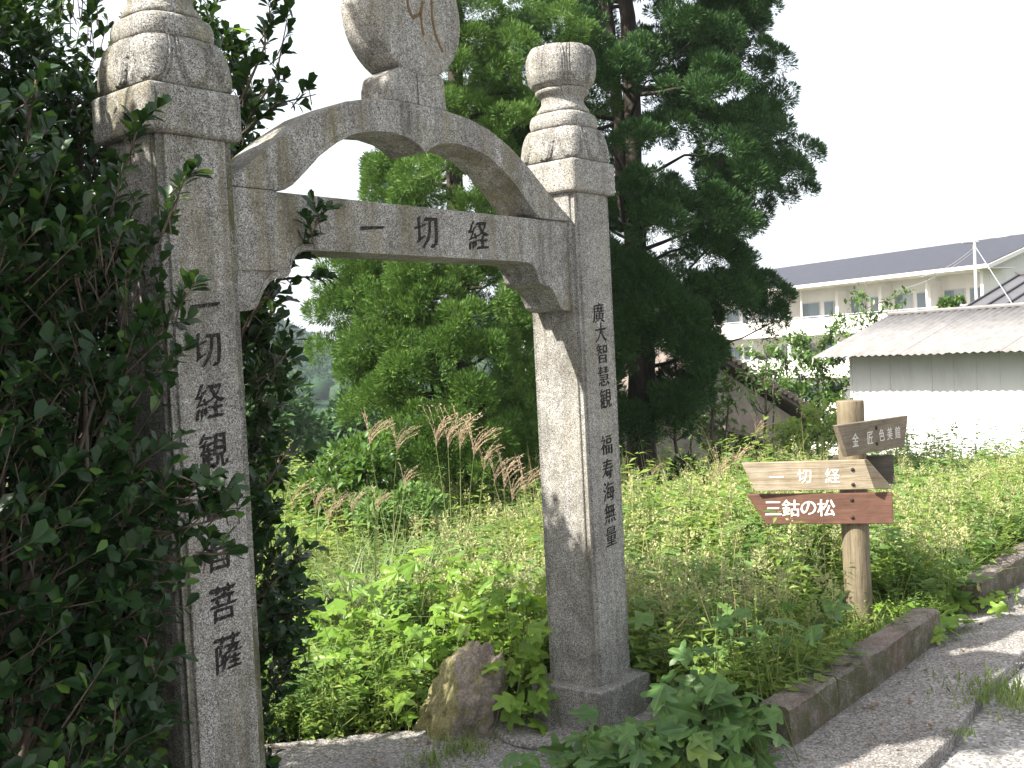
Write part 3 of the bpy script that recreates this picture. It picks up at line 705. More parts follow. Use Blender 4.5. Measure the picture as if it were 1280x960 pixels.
kerb(4.99, 6.35, 'reddish kerb stone beyond the leafy gap, right of the signpost', 0, .006)
kerb(6.36, 9.0, 'farthest kerb stone, leaving the picture at the right edge', 0, .004)
pad = [(2.2 + .47 * math.cos(a) * (1 + .05 * math.sin(3 * a)), .14 + .44 * math.sin(a)) for a in np.linspace(0, 2 * PI, 32, endpoint=False)]
tag(bevel(from_bm('paving_pad', prism_bm(pad, 'z', -.21, -.172), M_PATH), .02, 3), kind='structure')

# ================================================================== rocks
def rock(name, c, r, label, seed, mat=M_ROCK, tilt=0.):
    bm = bmesh.new(); bmesh.ops.create_icosphere(bm, subdivisions=5, radius=1)
    for v in bm.verts:
        p = v.co.copy(); n1 = mnoise.noise(p * 1.3 + Vector((seed, 0, 0))); n2 = mnoise.noise(p * 3.1 + Vector((0, seed, 0))); n3 = mnoise.noise(p * 8 + Vector((0, 0, seed)))
        cell = mnoise.cell(p * 2.2 + Vector((seed, seed, 0)))
        n4 = mnoise.noise(p * 19 + Vector((seed, 3, 0))); f = 1 + .34 * n1 + .22 * abs(n2) + .10 * n3 + .045 * n4 + .015 * cell
        vd = mnoise.voronoi(p * 1.9 + Vector((seed, 0, seed)))[0]; f += .11 * (vd[1] - vd[0]) - .03
        zn = max(-1, min(1, p.z)); q = Vector((p.x * r[0] * f, p.y * r[1] * f, p.z * r[2] * f)); wd_ = 1.12 - .22 * (zn + .2)
        v.co = Vector((q.x * wd_ + .05 * zn * R2[0] * r[2] / .26, q.y * wd_ + .05 * zn * R2[1] * r[2] / .26, q.z))
    o = from_bm(name, bm, mat, None, None, True); o.location = c; o.rotation_euler = (0, tilt, random.uniform(0, .5))
    return tag(o, label, 'rock')
rock('boulder', (1.84, .60, -.12), (.165, .17, .26), 'brown boulder with yellow moss beside the right gate pillar', 4.2, tilt=.2)
P = at(408, 845, 5.7); rock('boulder', (P[0], P[1], -.16), (.16, .12, .1), 'low grey stone half buried in leaves inside the gateway', 9.1)
P = at(553, 880, 5.0); rock('boulder', (P[0] - .02, P[1] + .02, -.17), (.07, .05, .13), 'thin yellow mossy stone leaning on the brown boulder', 2.6, tilt=.1)

# ================================================================== buildings
def local_frame(D):                      # x to the right in the picture, y into the building
    x = Vector((-D[0], -D[1], 0)).normalized(); return math.atan2(x.y, x.x)
# --- hotel
DH = Vector((.397, .917, 0)).normalized(); NH = Vector((-DH.y, DH.x, 0))
HC = at(1227, 329, 64); rzH = local_frame(DH)
hotel = thing('hotel_building', 'long cream hotel with balconies and a dark blue roof beyond the hut', 'hotel', (HC[0], HC[1], -8.5), rzH)
def on_facade(u, v, n=0.):
    r = Vector(ray(u, v)); q0 = Vector(HC) + NH * n; t = (q0 - Vector(CAM)).dot(NH) / r.dot(NH); P = Vector(CAM) + r * t
    return (P - Vector(HC)).dot(-DH), P.z
HB = 8.5
def hp(name, bm, mat, parent=None):
    o = from_bm(name, bm, mat, parent or hotel)
    return o
eave = HC[2]; LEN = -62.
hp('wall', box_bm(LEN, 0, 1.6, 12, 0, eave + HB - .1), M_PLASTER)
hp('gable_wall', prism_bm([(0, 0), (12, 0), (12, eave + HB - .1), (6, eave + HB + 1.75), (0, eave + HB - .1)], 'x', -.15, .05), M_PLASTER)
FH = 3.0
for fl in range(4):
    zf = eave + HB - .35 - FH * (fl + 1)
    if zf < -1: continue
    hp('balcony_parapet', box_bm(LEN, .02, -.02, .14, zf - .35, zf + .85), M_PARAPET)
    hp('balcony_floor', box_bm(LEN, .0, .14, 1.6, zf - .2, zf), M_PARAPET)
    hp('handrail', box_bm(LEN, .0, .02, .08, zf + .95, zf + 1.0), M_FRAME)
    fins = [on_facade(u, 345)[0] for u in (1152, 1091, 1037, 975)]; bay = (fins[3] - fins[0]) / 3
    fx = fins + [fins[3] + bay * k for k in range(1, 6)]
    for x in fx + [0.0]:
        hp('balcony_fin', box_bm(x - .13, x + .13, .55, 1.62, zf, zf + FH - .35), M_PLASTER)
    bays = list(zip([-.3] + fx, fx))
    for x1, x0 in bays:
        if x0 < LEN: continue
        for q in (.27, .73):
            xc = x0 + (x1 - x0) * q; ww = min(1.1, abs(x1 - x0) * .17)
            wf = hp('window', box_bm(xc - ww - .07, xc + ww + .07, 1.53, 1.62, zf + .28, zf + 2.05), M_FRAME)
            hp('pane', box_bm(xc - ww, xc - .03, 1.50, 1.545, zf + .34, zf + 1.98), M_GLASS, wf)
            hp('pane', box_bm(xc + .03, xc + ww, 1.51, 1.548, zf + .34, zf + 1.98), M_CURTAIN if (int(xc * 3) % 3) else M_GLASS, wf)
ez = eave + HB
slope = .31
roof = hp('roof', prism_bm([(-.7, ez - .30), (6, ez - .09 + 6 * slope), (12.7, ez - .30), (12.7, ez - .12), (6, ez + .11 + 6 * slope), (-.7, ez - .10)], 'x', -27, 1.0), M_BLUE_ROOF)
hp('roof', prism_bm([(-.7, ez - .30), (5.4, ez - .09 + 5.4 * slope), (12.7, ez - .42), (12.7, ez - .24), (5.4, ez + .03 + 5.4 * slope), (-.7, ez - .13)], 'x', LEN - .5, -27.01), M_BLUE_ROOF)['label'] = 'lower far section of the roof'
hp('gutter', box_bm(LEN, 1.02, -.86, -.70, ez - .34, ez - .12), M_PARAPET)
hp('verge_board', prism_bm([(-.72, ez - .42), (6, ez - .20 + 6 * slope), (6, ez + .04 + 6 * slope), (-.72, ez - .16)], 'x', 1.0, 1.06), M_PARAPET)
hp('soffit', box_bm(LEN, 1.0, -.70, 1.6, ez - .38, ez - .33), M_PARAPET)
for fx_ in (-4.2, -15.5, -26): hp('downpipe', tube_bm([(fx_, -.1, ez - .3), (fx_, .05, ez - .7), (fx_, .05, ez - 6)], .06, 6), M_PARAPET)

# --- white hut with corrugated roof
DW = Vector((.237, .972, 0)).normalized(); rzW = local_frame(DW); NW = Vector((-DW.y, DW.x, 0))
WC = at(1063, 437, 21.0); gz = float(ground_z(WC[0], WC[1])) - .3
hut = thing('storage_hut', 'white walled hut with a grey corrugated roof beyond the weeds', 'hut', (WC[0], WC[1], gz), rzW)
wt = WC[2] + .02 - gz
XE = 8.5
hut_wall = from_bm('wall', box_bm(0.0, XE, .02, 3.2, 0, wt), M_HUT, hut)
pw = .43; k = 0; x = 0.
while x < XE - .01:
    x1 = min(XE, x + pw); o = bevel(from_bm('wall_panel', box_bm(x + .002, x1 - .002, -.004 - .002 * (k % 2), .019, 0, wt - .02), M_HUT, hut), .004, 1); x = x1; k += 1
bevel(from_bm('corner_trim', box_bm(-.03, .012, -.02, .05, 0, wt), M_HUT, hut), .004, 1)
# corrugated sheets
ov, rise, run = .66, .58, 1.95
sw = .95; x = -.42; k = 0
while x < XE + .3:
    n = 26; V = []
    for j in range(n + 1):
        xx = x + sw * j / n * 1.02; wv = .016 * math.sin(j / n * 13 * 2 * PI / 2.0 * 1.0) + (.007 if k % 2 else 0)
        for (yy, zz) in ((-ov, -.20), (run, rise)):
            V.append((xx, yy, wt + zz + .06 + wv))
    F = [(2 * j, 2 * j + 2, 2 * j + 3, 2 * j + 1) for j in range(n)]
    o = link('roof_sheet', np_mesh('roof_sheet', V, F), M_CORR, hut, smooth=False)
    so_ = o.modifiers.new('thick', 'SOLIDIFY'); so_.thickness = .012
    x += sw; k += 1
from_bm('back_roof', prism_bm([(run, wt + rise + .05), (4.4, wt - .12), (4.4, wt - .08), (run, wt + rise + .10)], 'x', -.42, XE + .3), M_CORR, hut)
from_bm('ridge_cap', tube_bm([(-.44, run, wt + rise + .085), (XE + .3, run, wt + rise + .085)], .045, 8), M_CORR, hut)
from_bm('fascia', box_bm(-.40, XE + .3, -.40, -.36, wt - .16, wt - .09), M_OLDWALL, hut)
from_bm('gable_wall', prism_bm([(.03, wt - .03), (3.2, wt - .03), (run, wt + rise - .03)], 'x', .0, .04), M_HUT, hut)
from_bm('verge_board', prism_bm([(-ov, wt - .19), (run, wt + rise - .0), (run, wt + rise + .05), (-ov, wt - .14)], 'x', -.40, -.37), M_OLDWALL, hut)

# --- dark ribbed roof behind the hut
PR = at(1203, 386, 28)
shed = thing('ribbed_roof_shed', 'shed with a dark grey ribbed metal roof behind the white hut', 'shed', (PR[0], PR[1], -2.5), rzW)
zr = PR[2] + 2.5 - .05
from_bm('wall', box_bm(.3, 9, .5, 5, 0, zr - .15), M_OLDWALL, shed)
from_bm('roof', prism_bm([(-.3, zr - .12), (2.9, zr + .86), (6.1, zr - .12), (6.1, zr - .04), (2.9, zr + .95), (-.3, zr - .05)], 'x', 0, 9.4), M_RIBROOF, shed)
for k in range(17):
    x = .03 + .55 * k
    from_bm('roof_rib', prism_bm([(-.31, zr - .052), (2.9, zr + .945), (2.9, zr + 1.0), (-.31, zr + .0)], 'x', x, x + .06), M_RIB, shed)
from_bm('ridge_cap', box_bm(-.05, 9.45, 2.75, 3.05, zr + .93, zr + 1.02), M_RIBROOF, shed)

# --- old tiled house behind the conifer trunk
D0 = Vector((R2.x * .93 + F2.x * .36, R2.y * .93 + F2.y * .36, 0)).normalized()
OC = at(1000, 560, 21.0); zo = float(ground_z(OC[0], OC[1])) - .6
old = thing('old_house', 'old grey plastered house with a sagging tiled roof behind the tree trunk', 'house', (OC[0], OC[1], zo), math.atan2(D0.y, D0.x))
z_eave = at(1015, 516, 21.)[2] - zo; z_apex = at(885, 440, 21.)[2] - zo
wd = 4.0
from_bm('gable_wall', prism_bm([(-wd, 0), (-.15, 0), (-.15, z_eave - .05), (-wd * .5, z_apex - .15), (-wd, z_eave)], 'y', 0, .2), M_RUSTWALL, old)
from_bm('plaster_band', prism_bm([(-wd + .02, 0), (-.14, 0), (-.14, z_eave - .45), (-wd + .02, z_eave - .35)], 'y', -.025, .0), M_OLDWALL, old)
from_bm('side_wall', box_bm(-wd, -.16, .2, 6, 0, z_eave - .05), M_OLDWALL, old)
from_bm('roof', prism_bm([(.30, z_eave - .16), (-wd * .5, z_apex - .05), (-wd - .3, z_eave - .1), (-wd - .3, z_eave), (-wd * .5, z_apex + .09), (.30, z_eave - .03)], 'y', -.28, 6.3), M_TILE, old)
for k in range(22):
    t = k / 21; px_, pz = -wd * .5 + (wd * .5 + .3) * t, z_apex + .1 + (z_eave - .03 - z_apex - .1) * t
    from_bm('roof_tile', tube_bm([(px_ - .05, -.34, pz + .02), (px_ - .02, .15, pz + .03)], .055 + .012 * (k % 3 == 0), 6), M_TILE, old)
from_bm('pent_roof', prism_bm([(-1.95, z_eave - .16), (-.55, z_eave - .62), (-.55, z_eave - .56), (-1.95, z_eave - .08)], 'y', -.5, -.0), M_TILE, old)
from_bm('lean_to_wall', box_bm(-4.9, -wd - .02, -.06, 4, 0, z_eave - .55), M_OLDWALL, old)
from_bm('door', box_bm(-2.55, -2.05, -.05, -.026, 0, z_eave - .72), M_BLUEP, old)
P = at(781, 590, 17.5); pz = float(ground_z(P[0], P[1]))
tag(bevel(from_bm('concrete_post', box_bm(P[0] - .12, P[0] + .12, P[1] - .12, P[1] + .12, pz - .1, at(781, 518, 17.5)[2]), M_POLE), .01, 1), 'pale concrete post between the right pillar and the dark trunk', 'post')

# --- utility pole with wires
PU = at(1221, 380, 30)
pole = thing('utility_pole', 'slim pale utility pole with cross arm in front of the hotel roof', 'utility pole', (PU[0], PU[1], -2.5))
top = at(1221, 300, 30)[2] + 2.5
from_bm('pole', tube_bm([(0, 0, 0), (0, 0, top * .5), (0, 0, top)], [.055, .05, .042], 10), M_POLE, pole)
arm = Vector((R2.x, R2.y, 0))
from_bm('cross_arm', tube_bm([arm * -.34 + Vector((0, 0, top - .06)), arm * .12 + Vector((0, 0, top - .06))], .03, 6), M_WIRE, pole)
for q in (-.32, -.2, -.08, .05):
    from_bm('insulator', tube_bm([arm * q + Vector((0, 0, top - .05)), arm * q + Vector((0, 0, top + .06))], [.03, .018], 6), M_POLE, pole)
def wire(a, b, sag, r=.008):
    a, b = Vector(a), Vector(b); pts_ = []
    for k in range(15):
        t = k / 14; p = a.lerp(b, t); p.z -= sag * 4 * t * (1 - t); pts_.append(p - Vector((PU[0], PU[1], -2.5)))
    from_bm('wire', tube_bm(pts_, r, 5, cap=False), M_WIRE, pole)
T = Vector((PU[0], PU[1], top - 2.5))
for (u, v, q) in ((1300, 262, -.32), (1300, 274, -.2), (1300, 283, .05)): wire(T + arm * q + Vector((0, 0, .05)), at(u, v, 27), .1, .009)
wire(T + Vector((0, 0, -.2)), at(1150, 346, 36), .15, .011); wire(T + Vector((0, 0, -.15)), at(1266, 381, 24.0), 0, .010)
wire(T + Vector((0, 0, -.3)), at(1120, 362, 38), .2, .009)

# ================================================================== conifers
def conifer(name, label, base, top_z, profile, mat, n_puff, kites_per, trunk_r, puff=(.2, .36), lean=(0, 0), kite=.10, extra=(), shell=.62, trunk_fork=False, limbs=70):
    """profile rows: (z, radius toward the left of the picture, radius toward the right, radius front/back)"""
    t = thing(name, label, 'conifer', tuple(base)); b0 = np.array(base); R_ = np.array([R2.x, R2.y, 0]); F_ = np.array([F2.x, F2.y, 0])
    zs = [p[0] for p in profile]
    C_, Rr = [], []
    zz = rng.uniform(zs[0], zs[-1], n_puff * 6)
    rl = np.interp(zz, zs, [p[1] for p in profile]); rr = np.interp(zz, zs, [p[2] for p in profile]); rf = np.interp(zz, zs, [p[3] for p in profile])
    acc = rng.uniform(0, 1, len(zz)) < (rl + rr) / (rl + rr).max(); zz, rl, rr, rf = zz[acc][:n_puff], rl[acc][:n_puff], rr[acc][:n_puff], rf[acc][:n_puff]
    n = len(zz); a = rng.uniform(0, 2 * PI, n); q = np.sqrt(rng.uniform(shell ** 2, 1, n))
    side = np.where(np.cos(a) > 0, rr, rl)
    pr = rng.uniform(*puff, n)
    cx = np.cos(a) * np.maximum(side - pr * .7, .05) * q; cy = np.sin(a) * np.maximum(rf - pr * .7, .05) * q
    Pc = b0 + cx[:, None] * R_ + cy[:, None] * F_; Pc[:, 2] = zz
    for (u, v, dep, r) in extra:
        Pc = np.vstack([Pc, at(u, v, dep)]); pr = np.append(pr, r)
    n = len(Pc)
    # every puff is a cluster of small rounded tufts, every tuft a burst of short sprays
    ns = np.maximum((13 * (pr / np.mean(puff)) ** 1.6).astype(int), 5); pi = np.repeat(np.arange(n), ns); T_ = len(pi)
    outw = Pc - np.array([b0[0], b0[1], 0]); outw[:, 2] = 0; outw = unit(outw)
    td = unit(rand_dirs(T_) + outw[pi] * .45 + UPV * .55); td[:, 2] = np.where(td[:, 2] < -.35, -td[:, 2], td[:, 2])
    tc = Pc[pi] + td * (pr[pi] * rng.uniform(.62, 1.0, T_))[:, None] * np.array([1, 1, .85]); tr = pr[pi] * rng.uniform(.26, .42, T_)
    cnt = np.maximum((kites_per * (tr / (np.mean(puff) * .34)) ** 2).astype(int), 10); idx = np.repeat(np.arange(T_), cnt); N = len(idx)
    d = unit(rand_dirs(N) + td[idx] * .55); pos = tc[idx] + d * (tr[idx] * (.55 + .45 * rng.uniform(0, 1, N) ** .5))[:, None]
    dirs = unit(d * .75 + td[idx] * .35 + UPV * .25 + rng.normal(0, .30, (N, 3)))
    M = frames(dirs, unit(d * .7 + td[idx] * .5 + rng.normal(0, .3, (N, 3)))); s = kite * rng.uniform(.6, 1.35, N)
    V, F = scatter(*NEEDLE, M, s, pos)
    o = link('foliage', np_mesh('foliage', V - b0, F), mat, t); o['kind'] = 'stuff'
    # trunk and limbs
    tp = np.array([b0[0] + lean[0], b0[1] + lean[1], top_z]); path = branch_path(b0 - np.array([0, 0, .2]), tp, 0, 9, .012)
    bm = tube_bm([p - b0 for p in path], [trunk_r * (1.35 if k == 0 else 1) * (1 - .085 * k) for k in range(9)], 14)
    if trunk_fork:
        p2 = [path[3] + (path[4] - path[3]) * .3] + [path[k] + np.array([R2.x, R2.y, 0]) * (-.12 - .05 * (k - 4)) for k in range(4, 9)]
        tube_bm([p - b0 for p in p2], [trunk_r * .5 * (1 - .1 * k) for k in range(6)], 10, bm)
    for v in bm.verts:
        nn = mnoise.noise(Vector((v.co.x * 9, v.co.y * 9, v.co.z * 1.5))); c = Vector((0, 0, v.co.z)); v.co += Vector((v.co.x, v.co.y, 0)).normalized() * nn * .03
    from_bm('trunk', bm, M_BARK, t, None, True)
    bm = bmesh.new(); order = rng.permutation(n)[:limbs]
    for k in order:
        p = Pc[k]; hz = max(b0[2] + .3, p[2] - rng.uniform(.0, .5) * math.hypot(p[0] - b0[0], p[1] - b0[1]) )
        hz = min(hz, top_z - .2); f = (hz - b0[2]) / (top_z - b0[2]); st = b0 + (tp - b0) * f
        tube_bm([q_ - b0 for q_ in branch_path(st, p, rng.uniform(-.05, .1), 5, .08)], [trunk_r * .17, trunk_r * .13, trunk_r * .09, trunk_r * .06, .008], 5, bm)
    from_bm('limbs', bm, M_BARK, t, None, True)
    return t
# tall dark one on the right
bt = at(806, 640, 13.0); bt[2] = float(ground_z(bt[0], bt[1])) - .05
def zrow(y, u, dep): return at(u, y, dep)[2]
prof_r = [(zrow(545, 800, 13), .3, .25, .4), (zrow(515, 800, 13), .9, .72, .8), (zrow(470, 800, 13), 1.25, 1.02, 1.1), (zrow(420, 810, 13), 1.4, 1.02, 1.3),
          (zrow(395, 800, 13), 1.5, 1.1, 1.4), (zrow(375, 800, 13), 1.6, 1.75, 1.5), (zrow(330, 800, 13), 1.7, 1.86, 1.6), (zrow(285, 800, 13), 1.8, 1.92, 1.7), (zrow(245, 800, 13), 1.8, 2.26, 1.75),
          (zrow(215, 800, 13), 1.8, 2.24, 1.7), (zrow(180, 800, 13), 1.75, 1.92, 1.7), (zrow(140, 800, 13), 1.75, 2.02, 1.7), (zrow(108, 800, 13), 1.7, 1.98, 1.6), (zrow(75, 800, 13), 1.65, 1.75, 1.55), (zrow(25, 800, 13), 1.6, 1.82, 1.5), (zrow(-90, 800, 13), 1.2, 1.2, 1.1), (zrow(-190, 800, 13), .6, .6, .6)]
ex = [(955, 395, 13, .26), (968, 378, 13, .24), (940, 360, 13.1, .3), (925, 372, 12.9, .3), (962, 405, 13, .2), (948, 418, 13, .16), (990, 225, 13, .25), (1000, 245, 13.1, .2), (952, 12, 13, .2), (975, 120, 13, .2), (880, 440, 12.8, .25), (870, 480, 12.9, .24), (845, 505, 12.8, .22),
      (790, 350, 11.9, .3), (820, 375, 11.9, .32), (800, 400, 11.9, .3), (850, 400, 12, .3)]
conifer('conifer_tree', 'tall dark conifer with a bare lower trunk standing right of the gate', bt, 7.4, prof_r, M_CONI_D, 370, 125, .185, (.16, .33), (.05, .0), .062, ex, .55, True, 70)
# lighter one seen through the gate
bt2 = at(575, 640, 11.0); bt2[2] = float(ground_z(bt2[0], bt2[1])) - .05
prof_l = [(zrow(600, 560, 11), .8, .8, .6), (zrow(560, 560, 11), 1.0, .95, .9), (zrow(500, 560, 11), 1.12, .95, 1.1), (zrow(440, 560, 11), 1.25, .95, 1.2), (zrow(400, 560, 11), 1.28, .95, 1.2), (zrow(350, 560, 11), 1.2, .95, 1.15), (zrow(318, 560, 11), 1.0, .95, 1.1),
          (zrow(275, 560, 11), .72, .95, 1.0), (zrow(200, 560, 11), .82, .95, .95), (zrow(120, 560, 11), .42, .9, .8), (zrow(60, 560, 11), .25, .85, .7), (zrow(-60, 560, 11), .2, .8, .6), (zrow(-110, 560, 11), .1, .3, .2)]
ex2 = [(u, v, d, r) for (u, v, d, r) in ((425, 350, 10.6, .24), (455, 372, 10.5, .27), (420, 400, 10.6, .26), (415, 445, 10.7, .22), (470, 440, 10.3, .3), (505, 395, 10.1, .3), (545, 385, 10.0, .26), (520, 470, 9.9, .3), (560, 440, 9.9, .26), (480, 500, 10.1, .26), (520, 540, 9.9, .28), (455, 520, 10.3, .22),
        (505, 268, 10.4, .14), (528, 258, 10.4, .17), (575, 258, 10.3, .17), (595, 262, 10.3, .15), (540, 270, 10.3, .12), (645, 350, 9.9, .16), (632, 385, 9.9, .17), (650, 410, 9.9, .16), (660, 375, 10, .16), (648, 470, 10, .15), (655, 510, 10, .17), (640, 540, 10, .18), (620, 350, 10.2, .14),
        (630, 155, 10.2, .2), (648, 120, 10.4, .17), (655, 150, 10.4, .16), (640, 60, 10.3, .22), (700, 35, 10.6, .24), (660, 20, 10.6, .2), (600, 110, 10.5, .2), (585, 60, 10.5, .24), (600, 25, 10.5, .24), (622, 92, 10.4, .2), (592, 140, 10.4, .2), (612, 172, 10.4, .18), (575, 20, 10.6, .22), (690, 95, 11, .26), (722, 60, 11.5, .26), (700, 155, 11.3, .26), (742, 130, 12, .28), (690, 200, 11.4, .26), (590, 190, 10.5, .2), (560, 215, 10.5, .2),
        (600, 450, 9.9, .28), (590, 500, 9.9, .28), (560, 540, 9.9, .3), (610, 560, 9.9, .26), (575, 410, 9.9, .26), (540, 580, 9.8, .26), (600, 590, 9.8, .24), (500, 590, 9.8, .24))]
conifer('conifer_tree', 'lighter green conifer seen through the gateway, foliage down to the ground', bt2, 5.6, prof_l, M_CONI, 185, 135, .16, (.16, .31), (.2, -.1), .050, ex2, .72, False, 80)
# pale cut end of a conifer row farther back closes the gap low between the two trees
for (u, dep, h, wv, lab) in ((690, 15.5, 3.4, 1.0, 'dark conifer standing in the gap between the two nearer conifers'), (730, 17.5, 4.6, 1.2, 'farther dark conifer just behind the right gate pillar')):
    b3 = at(u, 600, dep); b3[2] = float(ground_z(b3[0], b3[1])) - .05
    conifer('conifer_tree', lab, b3, b3[2] + h, [(b3[2] + .1, wv, wv, wv), (b3[2] + h * .5, wv, wv, wv), (b3[2] + h, .2, .2, .2)], M_CONI_D, 90, 45, .1, (.2, .34), (0, 0), .09, (), .4, False, 15)

# ================================================================== broad-leaved shrubs, farther off
def shrub(name, label, cat, c, r, n, leaf, mat, stem_h=.5, seed=0, group=None, squash=1., gaps=0.):
    """c is the ground point; r = (rx, ry, rz) of the crown"""
    t = thing(name, label, cat, tuple(c), 0, group); c = np.array(c)
    nb = max(7, int(n / 260)); cen = rand_dirs(nb) * np.array(r) * (rng.uniform(.25, .8, (nb, 1))); cen[:, 2] = np.abs(cen[:, 2]) * squash
    cen += np.array([0, 0, stem_h + r[2] * .3]); br = np.mean(r) * rng.uniform(.28, .5, nb)
    idx = rng.integers(0, nb, n); d = rand_dirs(n); d[:, 2] = np.where(d[:, 2] < -.3, -d[:, 2], d[:, 2])
    pos = cen[idx] + d * (br[idx] * (.5 + .5 * rng.uniform(0, 1, n) ** .5))[:, None]
    M = frames(unit(d + rng.normal(0, .6, (n, 3)) + UPV * .1), unit(d * .5 + UPV * .8 + rng.normal(0, .35, (n, 3))))
    V, F = scatter(*SMALL, M, leaf * rng.uniform(.6, 1.3, n), pos)
    o = link('foliage', np_mesh('foliage', V, F), mat, t); o['kind'] = 'stuff'
    bm = bmesh.new()
    for k in range(min(nb, 24)): tube_bm(branch_path((rng.normal(0, .04), rng.normal(0, .04), -.05), cen[k], 0, 5, .08), [.022, .017, .012, .009, .005], 5, bm)
    from_bm('stems', bm, M_TWIG, t, None, True)
    return t
def gp(u, v, dep):
    P = at(u, v, dep); P[2] = float(ground_z(P[0], P[1])); return P
shrub('shrub', 'bright leafy shrub left of the lighter conifer, seen through the gateway', 'shrub', gp(445, 620, 9.2), (.62, .5, .55), 3600, .075, M_SHRUB, .35)
shrub('shrub', 'small bright shrub beside the left pillar, against the blue hill', 'shrub', gp(385, 610, 9.6), (.3, .3, .4), 1300, .07, M_SHRUB, .25)
shrub('shrub', 'leafy shrub below the tawny plumes in the gateway', 'shrub', gp(500, 640, 8.6), (.5, .4, .35), 2400, .065, M_WEED2, .25)
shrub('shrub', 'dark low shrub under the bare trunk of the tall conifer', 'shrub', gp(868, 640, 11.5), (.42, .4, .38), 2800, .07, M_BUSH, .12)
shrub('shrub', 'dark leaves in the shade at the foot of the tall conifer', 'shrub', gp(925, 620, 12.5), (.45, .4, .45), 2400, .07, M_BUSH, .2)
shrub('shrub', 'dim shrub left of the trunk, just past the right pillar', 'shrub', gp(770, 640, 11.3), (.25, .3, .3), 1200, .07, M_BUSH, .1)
shrub('shrub', 'small round green tree in front of the hotel balconies above the hut roof', 'shrub', gp(1187, 376, 34), (.42, .42, .5), 1200, .15, M_SHRUB, 4.75)
def slim_tree(label, u, vbase, dep, vtop, n, leaf, mat, spread=.35, lean_px=0, bare=.35):
    b = gp(u, vbase, dep); zt = at(u, vtop, dep)[2]; b[2] -= .05
    t = thing('young_tree', label, 'tree', tuple(b)); h = zt - b[2]
    tips = []; bm = bmesh.new(); main = branch_path((0, 0, 0), (rng.normal(0, .1), rng.normal(0, .1), h), 0, 8, .02)
    tube_bm(main, [.035 * (1 - .11 * k) for k in range(8)], 7, bm)
    tube_bm(branch_path((.1 * R2.x, .1 * R2.y, 0), (.25 * R2.x, .25 * R2.y, h * .75), 0, 6, .03), [.025 * (1 - .14 * k) for k in range(6)], 6, bm)
    for k in range(26):
        z = h * rng.uniform(bare, .98); a = rng.uniform(0, 2 * PI); L = spread * rng.uniform(.5, 1.2) * (1.2 - .6 * z / h)
        p = np.array([math.cos(a) * L, math.sin(a) * L, z + rng.uniform(.05, .5) * L]); st = np.array(main[min(7, int(z / h * 7))])
        tube_bm(branch_path(st, p, 0, 4, .08), [.010, .008, .006, .003], 4, bm); tips.append((st, p))
    from_bm('trunk', bm, M_TWIG, t, None, True)
    st = np.array([a for a, b_ in tips]); en = np.array([b_ for a, b_ in tips]); i = rng.integers(0, len(tips), n); f = rng.uniform(.35, 1.1, n)[:, None]
    pos = st[i] + (en[i] - st[i]) * f + rng.normal(0, .07, (n, 3))
    M = frames(rand_dirs(n) + UPV * -.1, unit(UPV + rng.normal(0, .5, (n, 3))))
    V, F = scatter(*SMALL, M, leaf * rng.uniform(.6, 1.3, n), pos)
    o = link('crown', np_mesh('crown', V, F), mat, t); o['kind'] = 'stuff'; return t
slim_tree('loose grey green bush with many upright shoots at the left end of the white hut', 1022, 570, 24.0, 412, 3600, .13, M_SHRUB, 1.0, 0, .12)
slim_tree('second loose bush left of the hut bush, in front of the hotel', 993, 570, 24.5, 432, 2200, .13, M_SHRUB, .85, 0, .12)
slim_tree('low yellow green bush beneath the old house eave, left of the post top', 1015, 590, 15.5, 512, 1900, .09, M_WEED, .75, 0, .1)
slim_tree('thin young tree with twin dark stems and sparse leaves in front of the old house', 893, 620, 14.5, 440, 700, .10, M_SHRUB, .6)
slim_tree('sparse young tree rising in front of the hotel balconies left of the hut roof', 1095, 520, 28, 352, 620, .16, M_SHRUB, 1.25, 0, .6)
slim_tree('wispy pale sapling between the trunk and the old house wall', 850, 600, 15.5, 470, 350, .09, M_WEED, .5, 0, .4)
slim_tree('slender sapling right of the wispy one, reaching the hotel windows', 955, 560, 19, 425, 450, .10, M_SHRUB, .55, 0, .5)

for (u, v, dep, r_, lab) in ((340, 560, 30, 1.6, 'dark round tree low on the slope beside the left pillar'), (392, 550, 42, 2.0, 'dark tree in front of the blue hill, right of the leaves'), (365, 555, 55, 2.2, 'hazy tree at the foot of the wooded hill'), (430, 560, 36, 1.8, 'dark tree half hidden behind the bright shrub'), (310, 560, 38, 2.2, 'dark tree hidden behind the left pillar leaves')):
    shrub('broadleaf_tree', lab, 'tree', gp(u, v, dep), (r_, r_, r_ * 1.15), 4200, .26, M_CONI_D, .8)
# hill canopy: crowns of the far wood, one mass
nC = 9000
az = rng.uniform(-.75, .75, nC); dd = 175 + 260 * rng.uniform(0, 1, nC) ** .8
cx = CAM[0] + dd * .7716 + az * dd * .635; cy = CAM[1] + dd * .6361 - az * dd * .772; cz = hill_z(cx, cy)
bmI = bmesh.new(); bmesh.ops.create_icosphere(bmI, subdivisions=2, radius=1)
tv = np.array([v.co[:] for v in bmI.verts]); tf = np.array([[v.index for v in f.verts] for f in bmI.faces]); bmI.free()
tv = tv * (1 + .28 * rng.normal(size=(len(tv), 1)).clip(-1, 1)); tv[:, 2] *= 1.25
a = rng.uniform(0, 2 * PI, nC); Mh = frames(np.stack([np.cos(a), np.sin(a), a * 0], -1), np.tile(UPV, (nC, 1)))
rC = rng.uniform(1.2, 2.6, nC); V, F = scatter(tv, tf, Mh, rC, np.stack([cx, cy, cz + 1.6], -1))
vis = np.where((az > -.36) & (az < -.12))[0]; ii = np.repeat(vis, 70); d = rand_dirs(len(ii)); d[:, 2] = np.abs(d[:, 2])
